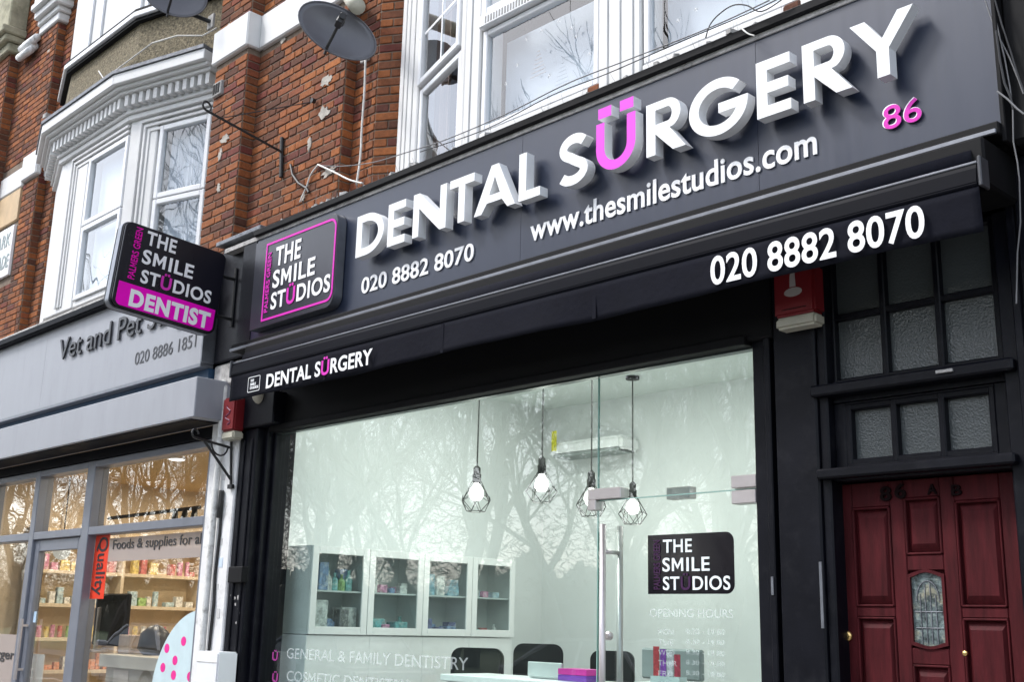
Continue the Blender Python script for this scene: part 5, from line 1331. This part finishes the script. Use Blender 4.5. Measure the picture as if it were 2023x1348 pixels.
for z, wv in ((0.915, 'lowest'), (1.265, 'second'), (1.615, 'third'), (1.965, 'top')):
    for x in (-12.7, -12.45, -12.2, -11.85, -11.6, -11.38):
        if r2.random() < .75:
            nm, col = cols[r2.choice([4, 6, 7, 0, 2])]
            item('carton', Vector((x, 4.7, z)), nm, col, .13, r2.uniform(.14, .26), 'on the %s shelf of the display rack behind the vet door' % wv, 'goods on the display rack')
# ------------------------------------------------------------------ dental interior
rx0, rx1, ry1, rz1 = -7.36, -2.96, 3.0, 3.45
struct(mk('room_wall', MB().box(rx0 - .1, rx0, 0.21, ry1, 0, rz1).box(rx0 - .1, rx1 + .1, ry1, ry1 + .1, 0, rz1).box(rx1, rx1 + .1, 0.21, ry1, 0, rz1).box(rx0, rx1, 0.16, 0.20, 2.87, rz1), ROOMW))
struct(mk('room_ceiling', MB().box(rx0 - .1, rx1 + .1, 0.12, ry1 + .1, rz1, rz1 + .1), ROOMC))
struct(mk('room_floor', MB().box(rx0 - .1, rx1 + .1, 0.0, ry1 + .1, -0.05, 0.006), FLOORI))
# pendant lamps
def pendant(lab, c, top, rot):
    c = Vector(c); t = thing('pendant_lamp', lab, 'pendant lamp', c, 'caged pendant lamps in the surgery window')
    bl = mk('bulb', MB().lathe([(0.0, -0.058), (0.031, -0.049), (0.05, -0.02), (0.052, 0.0), (0.044, 0.03), (0.022, 0.06), (0.018, 0.075)], c, (0, 0, 1), 18), BULB, t, smooth=True)
    mk('lamp_holder', MB().lathe([(0.022, 0.07), (0.03, 0.08), (0.032, 0.13), (0.026, 0.14), (0.026, 0.18), (0.008, 0.20)], c, (0, 0, 1), 14), IRON, t, smooth=True)
    mk('cord', MB().tube([c + Z_*0.19, Vector((c.x, c.y, top))], 0.006, 6), mat('twist_cord', (0.10, 0.10, 0.10), 0.7, var=0.6, vscale=60), t)
    mk('ceiling_rose', MB().lathe([(0.055, 0), (0.055, 0.025)], (c.x, c.y, top - 0.026), (0, 0, 1), 16), IRON, t)
    cg = MB(); n = 6
    up = [c + Vector((0.032*math.cos(rot+2*math.pi*i/n), 0.032*math.sin(rot+2*math.pi*i/n), 0.085)) for i in range(n)]
    mid = [c + Vector((0.112*math.cos(rot+2*math.pi*(i+.5)/n), 0.112*math.sin(rot+2*math.pi*(i+.5)/n), -0.055)) for i in range(n)]
    md2 = [c + Vector((0.095*math.cos(rot+2*math.pi*i/n), 0.095*math.sin(rot+2*math.pi*i/n), -0.02)) for i in range(n)]
    low = [c + Vector((0.065*math.cos(rot+2*math.pi*i/n), 0.065*math.sin(rot+2*math.pi*i/n), -0.13)) for i in range(n)]
    for i in range(n):
        j = (i+1) % n
        for a, b in ((up[i], mid[i]), (up[i], mid[i-1]), (mid[i], low[i]), (mid[i], low[j]), (low[i], low[j]), (mid[i], md2[j]), (mid[i], md2[i])):
            cg.tube([a, b], 0.0025, 5)
    mk('wire_cage', cg, IRON, t)
    l = bpy.data.lights.new('bulb_light', 'POINT'); l.energy = 1.5; l.color = (1, 0.95, 0.86); l.shadow_soft_size = 0.05
    o = bpy.data.objects.new('bulb_light', l); COL.objects.link(o); o.parent = t; o.location = (0, 0, -0.16)
plab = 'black wire caged pendant lamp with lit bulb inside the surgery'
for (px, py, D, lab) in ((941, 975, 8.2, plab), (1070, 957, 8.2, plab), (1168, 985, 8.2, 'caged pendant lamp crossed by the steel glass door fitting'), (1250, 1003, 8.9, 'caged pendant lamp hanging behind the top edge of the glass door')):
    pendant(lab, PD(px, py, D), rz1, px*0.1)
for i, (x, y) in enumerate(((-6.3, .8), (-5.2, .8), (-4.1, .8), (-6.3, 1.7), (-5.2, 1.7), (-4.1, 1.7))):
    t = thing('downlight', 'small round lit downlight in the surgery ceiling', 'downlight', (x, y, rz1), 'downlights in the surgery ceiling')
    mk('bezel', MB().lathe([(0.07, 0), (0.07, -0.012)], (x, y, rz1 - .001), (0, 0, 1), 20), STEEL, t)
    mk('lens', MB().lathe([(0.055, -0.013), (0.05, -0.016)], (x, y, rz1 - .001), (0, 0, 1), 20), LAMPW, t)
    a = area('lamp', (0, 0, -0.03), 0.11, 3.0, (1.0, 0.985, 0.95)); a.parent = t
# air conditioner
ac = thing('air_conditioner', 'pale wall air conditioner high on the back wall of the surgery', 'air conditioner', (-6.7, 2.9, 3.0))
q0, q1 = P(1090, 905, 2.75), P(1228, 888, 2.75)
mk('housing', MB().box(q0.x, q1.x, 2.74, 2.998, q0.z, q0.z + 0.13), CABW, ac, bevel=0.03, seg=3)
mk('outlet', MB().box(q0.x + .03, q1.x - .03, 2.738, 2.95, q0.z - .004, q0.z + .022), mat('vent_dark', (.30, .33, .32), .6), ac)
st = P(1095, 872, 2.74); mk('energy_label', MB().box(st.x - .03, st.x + .03, 2.736, 2.739, st.z - .09, st.z + .09), mat('label_yellow', (.70, .65, .05), .5, var=.5, vscale=40), ac)
# wall cabinets with glass fronts along the left wall
XC = -7.02
cbn = thing('wall_cabinet', 'white wall cabinet with four glass fronted doors along the surgery side wall', 'cabinet', (-7.2, 1.3, 0.0))
mk('lower_panel', MB().box(rx0 + .004, XC - .02, 0.30, 2.33, 0.05, 1.40), CABW, cbn, bevel=0.004)
for y in (0.86, 1.37, 1.85): mk('panel_gap', MB().box(XC - .0205, XC - .0185, y - .002, y + .002, 0.06, 1.40), CABIN, cbn)
mk('carcass', MB().box(rx0 + .004, rx0 + .02, 0.30, 2.33, 1.41, 2.03).box(rx0 + .02, XC - .022, 0.30, 2.33, 1.405, 1.425).box(rx0 + .02, XC - .022, 0.30, 2.33, 2.01, 2.03).box(rx0 + .02, XC - .022, 0.30, 0.315, 1.425, 2.01).box(rx0 + .02, XC - .022, 2.315, 2.33, 1.425, 2.01), CABIN, cbn)
bays_ = [(0.30, 0.81), (0.815, 1.34), (1.345, 1.85), (1.855, 2.33)]
GC = glass_mat('cabinet_glass', (0.90, 0.93, 0.93), dbl=1.4)
cnames = ['first', 'second', 'third', 'fourth']
for (a, b), nm in zip(bays_, cnames):
    w = 0.055; d = MB().box(XC - .02, XC, a, a + w, 1.405, 2.03).box(XC - .02, XC, b - w, b, 1.405, 2.03).box(XC - .02, XC, a + w, b - w, 1.405, 1.405 + w).box(XC - .02, XC, a + w, b - w, 2.03 - w, 2.03)
    o = mk('cabinet_door', d, CABW, cbn, bevel=0.003)
    mk('door_glass', MB().box(XC - .014, XC - .010, a + w, b - w, 1.405 + w, 2.03 - w), GC, o)
    mk('shelf', MB().box(rx0 + .022, XC - .03, a + .004, b - .004, 1.705, 1.717), CABIN, cbn)
    mk('divider', MB().box(rx0 + .022, XC - .03, b - .002, b + .006, 1.425, 2.01), CABIN, cbn)
stock = {0: ([('bottle', 'white', (.72, .74, .74), .07, .17), ('bottle', 'teal', (.05, .35, .36), .08, .19), ('carton', 'blue', (.08, .22, .5), .08, .2), ('bottle', 'green', (.16, .33, .12), .07, .15), ('bottle', 'white', (.72, .74, .74), .08, .14), ('bottle', 'teal', (.05, .35, .36), .07, .16)], [('carton', 'white', (.7, .73, .7), .15, .22), ('carton', 'dark grey', (.05, .05, .06), .09, .2), ('carton', 'blue', (.08, .16, .4), .06, .09)]),
         1: ([('carton', 'white', (.72, .74, .74), .07, .10), ('carton', 'white', (.72, .74, .74), .08, .07), ('carton', 'pink', (.5, .2, .25), .07, .06), ('carton', 'blue', (.06, .12, .5), .05, .05)], [('bottle', 'teal', (.04, .38, .42), .09, .15), ('carton', 'turquoise', (.05, .45, .48), .13, .10), ('carton', 'pink', (.5, .2, .3), .07, .06)]),
         2: ([('carton', 'light blue', (.16, .42, .55), .10, .16), ('carton', 'light blue', (.16, .42, .55), .13, .09), ('carton', 'white', (.7, .74, .76), .08, .15)], [('carton', 'navy', (.03, .05, .30), .09, .11), ('carton', 'blue', (.06, .16, .5), .11, .07), ('carton', 'navy', (.03, .05, .30), .09, .05)]),
         3: ([('carton', 'white', (.72, .74, .74), .07, .06), ('carton', 'pale blue', (.3, .5, .62), .08, .055), ('carton', 'pink', (.5, .2, .3), .06, .05)], [('bottle', 'white', (.7, .72, .72), .07, .10), ('carton', 'turquoise', (.05, .45, .48), .09, .04), ('carton', 'red', (.5, .06, .06), .06, .05)])}
for k, (up, lo_) in stock.items():
    a, b = bays_[k]
    for lst, z, nm2 in ((up, 1.7175, 'upper'), (lo_, 1.4255, 'lower')):
        lst = lst + [(kd, nm, col, w*.9, h*.8) for kd, nm, col, w, h in lst[::-1]]; n = len(lst)
        for i, (kd, nm, col, w, h) in enumerate(lst):
            y = a + .07 + (b - a - .14)*(i + .5)/n
            item(kd, Vector((XC - .10 - (.05 if i % 2 else 0), y, z)), nm, col, w, h, 'on the %s shelf of the %s glass cabinet' % (nm2, cnames[k]), 'stock in the glass cabinets')
# reception desk, chairs, papers
dk = thing('reception_desk', 'white reception desk inside the surgery window', 'desk', (-5.0, 0.7, 0.0))
e0, e1 = PD(905, 1327, 6.9), PD(1215, 1333, 6.9)
dzt = 1.20
mk('desk_top', MB().box(-5.60, -4.20, 0.32, 0.72, dzt - .04, dzt), CABW, dk, bevel=0.004)
mk('desk_front', MB().box(-5.58, -4.22, 0.36, 0.42, 0.0, dzt - .041), CABW, dk, bevel=0.004)
def chair(lab, px, py, D, w, rz):
    c = PD(px, py, D); t = thing('office_chair', lab, 'chair', (c.x, c.y, 0.0), 'black office chairs behind the reception desk')
    u = Vector((math.cos(rz), math.sin(rz), 0)); n = Vector((u.y, -u.x, 0)); o = Vector((c.x, c.y, 0)); top = c.z
    bk = MB().prism(rrect(-w/2, w/2, 0.58, top, 0.07, 6), o, u, Z_, n, -0.035, 0.035); mk('backrest', bk, CHAIRB, t, bevel=0.015, seg=2)
    mk('seat', MB().prism(rrect(-w/2, w/2, -.24, .24, .06, 6), o + n*0.25 + Z_*0.47, u, n, Z_, 0, 0.08), CHAIRB, t, bevel=0.02, seg=2)
    mk('column', MB().tube([o + n*.25 + Z_*.08, o + n*.25 + Z_*.47], .03, 10), STEEL, t)
    ft = MB()
    for k in range(5):
        a = 2*math.pi*k/5; ft.tube([o + n*.25 + Z_*.09, o + n*.25 + Vector((.28*math.cos(a), .28*math.sin(a), .06))], .018, 6)
    mk('star_base', ft, IRON, t)
    mk('armrest', MB().obox(o, u, n, Z_, -w/2 - .05, -w/2 - .01, .02, .3, .66, .70).obox(o, u, n, Z_, w/2 + .01, w/2 + .05, .02, .3, .66, .70), CHAIRB, t, bevel=.01)
chair('black office chair beside the glass cabinets', 944, 1281, 8.0, 0.37, R_(35))
chair('black office chair behind the laptop on the reception desk', 1064, 1273, 8.3, 0.36, R_(40))
chair('black office chair behind the steel door handle', 1210, 1287, 8.8, 0.34, R_(30))
lp = thing('laptop', 'open silver laptop with its back to the window on the reception desk', 'laptop', (-4.9, 0.6, dzt))
l0 = PD(1103, 1315, 7.05)
mk('lid', MB().box(-5.02, -4.74, 0.50, 0.515, dzt + .012, dzt + .095), mat('laptop_silver', (.62, .66, .66), .35, metal=.3), lp, bevel=.005)
mk('base', MB().box(-5.02, -4.74, 0.516, 0.70, dzt + .002, dzt + .018), mat('laptop_silver', (.62, .66, .66)), lp, bevel=.003)
cdl = [('purple', (.16, .04, .35)), ('magenta', (.55, .03, .3))]
for i, (nm, col) in enumerate(cdl):
    tag(mk('leaflet_pile', MB().box(-4.72, -4.50, 0.45, 0.60, dzt + .002 + .034*i, dzt + .034 + .034*i), mat('leaflet_' + nm, col, .5, var=.2)), '%s leaflet pile on the reception desk' % nm, 'leaflets')
lh = thing('leaflet_stand', 'small stand of red and purple leaflets stuck behind the opening hours', 'leaflet stand', (-3.6, 0.3, 1.3))
lc = P(1313, 1297, 0.25)
mk('holder', MB().box(lc.x - .085, lc.x + .10, 0.24, 0.30, lc.z - .13, lc.z - .10), mat('acrylic', (.5, .58, .58), .2), lh)
for i in range(4):
    mk('leaflet', MB().box(lc.x - .07 + .04*i, lc.x - .034 + .04*i, 0.245 + .006*i, 0.25 + .006*i, lc.z - .099, lc.z + .045 - .012*i), mat('leaf%d' % i, [(.45, .04, .05), (.22, .05, .36), (.65, .62, .66), (.40, .03, .06)][i], .5, var=.4, vscale=60), lh)
mk('stand_shelf', MB().box(lc.x - .16, lc.x + .18, 0.20, 0.36, lc.z - .15, lc.z - .131), CABW, lh)
mk('stand_post', MB().box(lc.x - .02, lc.x + .02, .30, .34, 0.0, lc.z - .151), STEEL, lh)
dkb = MB().box(-4.15, -3.75, .5, .54, 1.24, 1.40); tag(mk('document_tray', dkb, mat('tray_grey', (.3, .33, .33), .5), bevel=.01), 'grey document tray behind the steel door handle', 'tray')
# blocks that close the buildings
struct(mk('roof_slab', MB().box(-14.2, -0.6, 5.2, 9.0, 0.0, 9.4).box(-14.2, -0.6, 0.6, 5.2, 3.56, 4.2).box(-14.2, -0.6, .3, 9.0, 9.41, 9.6), MORTAR))
# ------------------------------------------------------------------ bare trees across the road (seen in the glass)
BARK = mat('bark', (0.085, 0.070, 0.055), 0.95, var=0.35, vscale=10, bump=0.8, bscale=25)
def tree_mesh(seed, height):
    r = random.Random(seed); trunk = MB(); twigs = MB()
    def grow(p, d, length, rad, depth, mb_t):
        n = 4 if depth < 3 else 3; pts = [p]; rs = [rad]; q = p.copy(); dd = d.copy()
        for i in range(n):
            dd = (dd + Vector((r.gauss(0, .13), r.gauss(0, .13), r.gauss(0.03, .09)))).normalized()
            q = q + dd*(length/n); pts.append(q.copy()); rs.append(rad*(1 - 0.42*(i+1)/n))
        (trunk if depth < 2 else twigs).tube(pts, rs, 8 if depth == 0 else (5 if depth < 3 else 3), cap=False)
        if depth >= 6: return
        k = (4, 4, 4, 3, 3, 3)[depth]
        for j in range(k):
            f = 1.0 if j == 0 else r.uniform(0.45, 1.0)
            ix = f*n; a = min(int(ix), n-1); s = pts[a].lerp(pts[a+1], ix - a)
            ang = r.uniform(0, 2*math.pi); sp = r.uniform(.35, .95) if j else r.uniform(.1, .35)
            ax = dd.orthogonal().normalized(); ax.rotate(Matrix.Rotation(ang, 3, dd))
            nd = (dd*math.cos(sp) + ax*math.sin(sp)); nd.z += 0.12; nd.normalize()
            grow(s, nd, length*r.uniform(.58, .80), max(0.011, rad*(0.62 if j == 0 else r.uniform(.35, .55))), depth+1, mb_t)
    grow(Vector((0, 0, -0.2)), Vector((0, 0, 1)), height*0.33, height*0.018, 0, None)
    out = []
    for nm, mb in (('trunk', trunk), ('crown', twigs)):
        me = bpy.data.meshes.new(nm); me.from_pydata([tuple(v) for v in mb.v], [], mb.f); me.materials.append(BARK); out.append(me)
    return out
tms = [tree_mesh(s, h) for s, h in ((11, 17), (5, 15), (23, 19), (8, 14))]
spots = [(-14.2, -19.5, 2), (-16.8, -18.6, 0), (-21.6, -19.0, 1), (-24.4, -22.5, 3), (-27.3, -18.8, 2), (-30.0, -20.5, 3), (-33.6, -18.4, 0), (-37.5, -21.0, 1), (-41.2, -18.8, 2), (-46.8, -18.7, 0), (-52.0, -20.0, 1), (-58.0, -18.9, 2), (-64.0, -20.2, 3), (-72.0, -19.0, 0), (-80.0, -20, 1), (-12.0, -24, 0), (-19.3, -25.0, 2), (-23.0, -27.5, 0), (-28.6, -26.0, 1), (-35.0, -27.0, 2), (-39.5, -25.5, 3), (-49.5, -26.0, 1), (-55.0, -25.0, 3), (-61, -27, 2), (-9.0, -19.0, 1), (-3.0, -19.5, 2), (4.0, -18.8, 0)]
for i, (x, y, k) in enumerate(spots):
    t = thing('bare_tree', 'leafless winter street tree across the road, mirrored in the shop glass', 'tree', (x, y, -0.16), 'bare trees across the road')
    t.rotation_euler = (0, 0, i*1.37); s = 1 + 0.1*math.sin(i*2.1); t.scale = (s, s, s)
    for me, nm in zip(tms[k], ('trunk', 'crown')):
        o = bpy.data.objects.new(nm, me); COL.objects.link(o); o.parent = t
# ragged bank of woodland behind the park, one far mass
fw = MB(); rw_ = random.Random(4)
for i in range(500):
    x0, x1 = -190 + i*.5, -190 + (i + 1)*.5
    h0, h1 = (0.66*(7.2 + 1.6*math.sin(x*0.21) + 1.1*math.sin(x*0.53 + 1) + 0.8*math.sin(x*1.3)) + rw_.uniform(-.3, .3) for x in (x0, x1))
    fw.add([(x0, -51, -.2), (x1, -51, -.2), (x1, -52, h1), (x0, -52, h0), (x1, -54, -.2), (x0, -54, -.2)], [(0, 1, 2, 3), (3, 2, 4, 5)])
for i in range(95000):
    x = rw_.uniform(-190, 60); d = rw_.uniform(0, 12)
    top = 13.5 + 2.0*math.sin(x*0.21) + 1.4*math.sin(x*0.53 + 1) + 1.0*math.sin(x*1.3)
    z = 3.2 + (top - 3.2)*rw_.random()**2.0; c = Vector((x, -46 - d, z - 0.2)); s = rw_.uniform(.25, .7)
    a = Vector((rw_.gauss(0, .6), rw_.gauss(0, .6), rw_.gauss(.4, 1))).normalized()*s; b = a.orthogonal().normalized()*0.09
    fw.add([c - a, c + b, c + a], [(0, 1, 2)])
fwo = mk('far_woodland', fw, mat('far_wood', (0.075, 0.07, 0.05), 0.95, var=0.4, vscale=1.5)); fwo['kind'] = 'stuff'
tag(fwo, 'dark ragged woodland far behind the bare street trees', 'woodland')
# ------------------------------------------------------------------ parked cars (seen in the glass)
TYRE = mat('tyre_rubber', (0.015, 0.015, 0.015), 0.85)
def car(lab, x, col, nm):
    t = thing('parked_car', lab, 'car', (x, -7.1, -0.12), 'cars parked along the kerb')
    paint = mat('car_' + nm, col, 0.22, coat=0.8, var=0.02)
    o = Vector((x, -7.1, -0.12))
    body = [(-2.1, .35), (-2.12, .62), (-2.02, .78), (-1.3, .92), (-0.75, 1.0), (1.35, 1.0), (1.95, .93), (2.08, .7), (2.05, .35)]
    mk('body', MB().prism(body, o + Vector((0, .86, 0)), X_, Z_, OUT, 0, 1.72), paint, t, bevel=0.07, seg=3)
    cab = MB(); low = [(-0.85, 1.0), (1.55, 1.0)]; tp = [(-0.15, 1.44), (1.05, 1.46)]
    vs_ = []
    for (xx, zz), yy in ((low[0], .80), (low[1], .80), (tp[1], .62), (tp[0], .62)):
        vs_ += [(o.x + xx, o.y - yy, o.z + zz), (o.x + xx, o.y + yy, o.z + zz)]
    cab.add(vs_, [(0, 2, 4, 6), (1, 7, 5, 3), (0, 1, 3, 2), (2, 3, 5, 4), (4, 5, 7, 6), (6, 7, 1, 0)])
    mk('cabin_glass', cab, mat('car_glass', (0.02, 0.025, 0.028), 0.06, spec=0.8), t, bevel=0.04, seg=2)
    mk('roof', MB().box(o.x - 0.12, o.x + 1.02, o.y - .60, o.y + .60, o.z + 1.45, o.z + 1.49), paint, t, bevel=0.018, seg=2)
    for s in (-1, 1):
        pr = MB()
        for pa_, pb_ in (((-0.85, 1.0), (-0.15, 1.45)), ((0.45, 1.0), (0.45, 1.45)), ((1.55, 1.0), (1.05, 1.46))):
            pr.tube([(o.x + pa_[0], o.y + s*.80, o.z + pa_[1]), (o.x + pb_[0], o.y + s*.625, o.z + pb_[1])], 0.03, 6)
        mk('pillar', pr, paint, t)
        for wx in (-1.3, 1.3):
            w = mk('wheel', MB().lathe([(.20, 0), (.31, .01), (.32, .05), (.32, .17), (.31, .2), (.2, .2)], (o.x + wx, o.y + s*.68, o.z + .32), (0, s, 0), 24), TYRE, t, smooth=True)
            mk('rim', MB().lathe([(.04, .19), (.2, .20), (.21, .204)], (o.x + wx, o.y + s*.68, o.z + .32), (0, s, 0), 20), SILVER, w)
        mk('headlight', MB().box(o.x - 2.10, o.x - 2.0, o.y + s*.55 - .16, o.y + s*.55 + .16, o.z + .62, o.z + .74), PRINT, t, bevel=.02)
        mk('tail_light', MB().box(o.x + 2.0, o.x + 2.09, o.y + s*.6 - .14, o.y + s*.6 + .14, o.z + .68, o.z + .84), REDBOX, t, bevel=.02)
        mk('wing_mirror', MB().box(o.x - .72, o.x - .58, o.y + s*.95 - .09, o.y + s*.95 + .09, o.z + .98, o.z + 1.12), paint, t, bevel=.03)
car('silver hatchback parked at the kerb, mirrored low in the glass door', -10.6, (.45, .46, .47), 'silver')
car('dark blue hatchback parked at the kerb between two silver cars', -16.6, (.02, .03, .07), 'blue')
car('white hatchback parked at the far end of the row of cars', -22.4, (.6, .6, .6), 'white')
# ------------------------------------------------------------------ the terrace goes on at both ends, just out of the frame
FARBR = mat('far_brick', (0.20, 0.075, 0.036), 0.9, var=0.45, vscale=26, stretch=(1, 1, 3.2), bump=0.5, bscale=40)
def neighbour(label, x0, x1, shopcol, nm):
    t = thing('terrace_building', label, 'building', ((x0 + x1)/2, 1.0, 0.0))
    mk('wall', MB().box(x0, x1, 0.0, 9.0, 3.3, 9.4), FARBR, t)
    mk('shop_pier', MB().box(x0, x0 + 0.4, -0.08, 9.0, 0.0, 3.298), BLACK, t, bevel=0.01)
    mk('shop_pier', MB().box(x1 - 0.4, x1, -0.08, 9.0, 0.0, 3.298), BLACK, t, bevel=0.01)
    mk('fascia', MB().box(x0 + 0.1, x1 - 0.1, -0.22, -0.005, 3.35, 4.15), shopcol, t, bevel=0.01)
    mk('cornice', MB().box(x0, x1, -0.32, -0.005, 4.16, 4.28), WHITE_OLD, t, bevel=0.02)
    mk('shop_back', MB().box(x0 + 0.4, x1 - 0.4, 2.5, 9.0, 0.0, 3.298), TANW, t)
    w = (x1 - x0 - 0.8)/3
    for i in range(3):
        a = x0 + 0.4 + i*w
        f = mk('shop_window', MB().box(a, a + 0.07, 0.0, 0.12, 0.0, 3.29).box(a + w - 0.07, a + w, 0.0, 0.12, 0.0, 3.29).box(a + 0.07, a + w - 0.07, 0.001, 0.119, 3.15, 3.29).box(a + 0.07, a + w - 0.07, 0.001, 0.119, 0.0, 0.45), GREY_F, t, bevel=0.005)
        mk('pane', MB().box(a + 0.065, a + w - 0.065, 0.05, 0.056, 0.45, 3.15), GLASS_V, f)
    for z in (5.0, 7.4):
        for k in (0.3, 0.7):
            c = x0 + (x1 - x0)*k
            f = mk('window', MB().box(c - .6, c - .53, -0.04, 0.06, z - .5, z + 1.1).box(c + .53, c + .6, -0.04, 0.06, z - .5, z + 1.1).box(c - .53, c + .53, -0.039, 0.06, z + 1.02, z + 1.1).box(c - .53, c + .53, -0.039, 0.06, z - .5, z - .42).box(c - .53, c + .53, -0.038, 0.06, z + .27, z + .33), PVC, t, bevel=0.006)
            mk('pane', MB().box(c - .53, c + .53, -0.012, -0.004, z - .42, z + 1.02), mat('dark_pane', (0.10, 0.12, 0.14), 0.05, spec=0.8), f)
            mk('sill', MB().box(c - .7, c + .7, -0.14, 0.02, z - .62, z - .505), WHITE_OLD, f, bevel=0.015)
            mk('lintel', MB().box(c - .72, c + .72, -0.03, 0.02, z + 1.105, z + 1.35), WHITE_OLD, f, bevel=0.01)
neighbour('brick terrace building with navy shop fascia beyond the street name plate', -20.2, -14.13, mat('navy_board', (0.015, 0.03, 0.09), 0.4), 'navy')
neighbour('brick terrace building with green shop fascia beyond the party pilaster', -0.58, 5.6, mat('green_board', (0.02, 0.07, 0.04), 0.4), 'green')
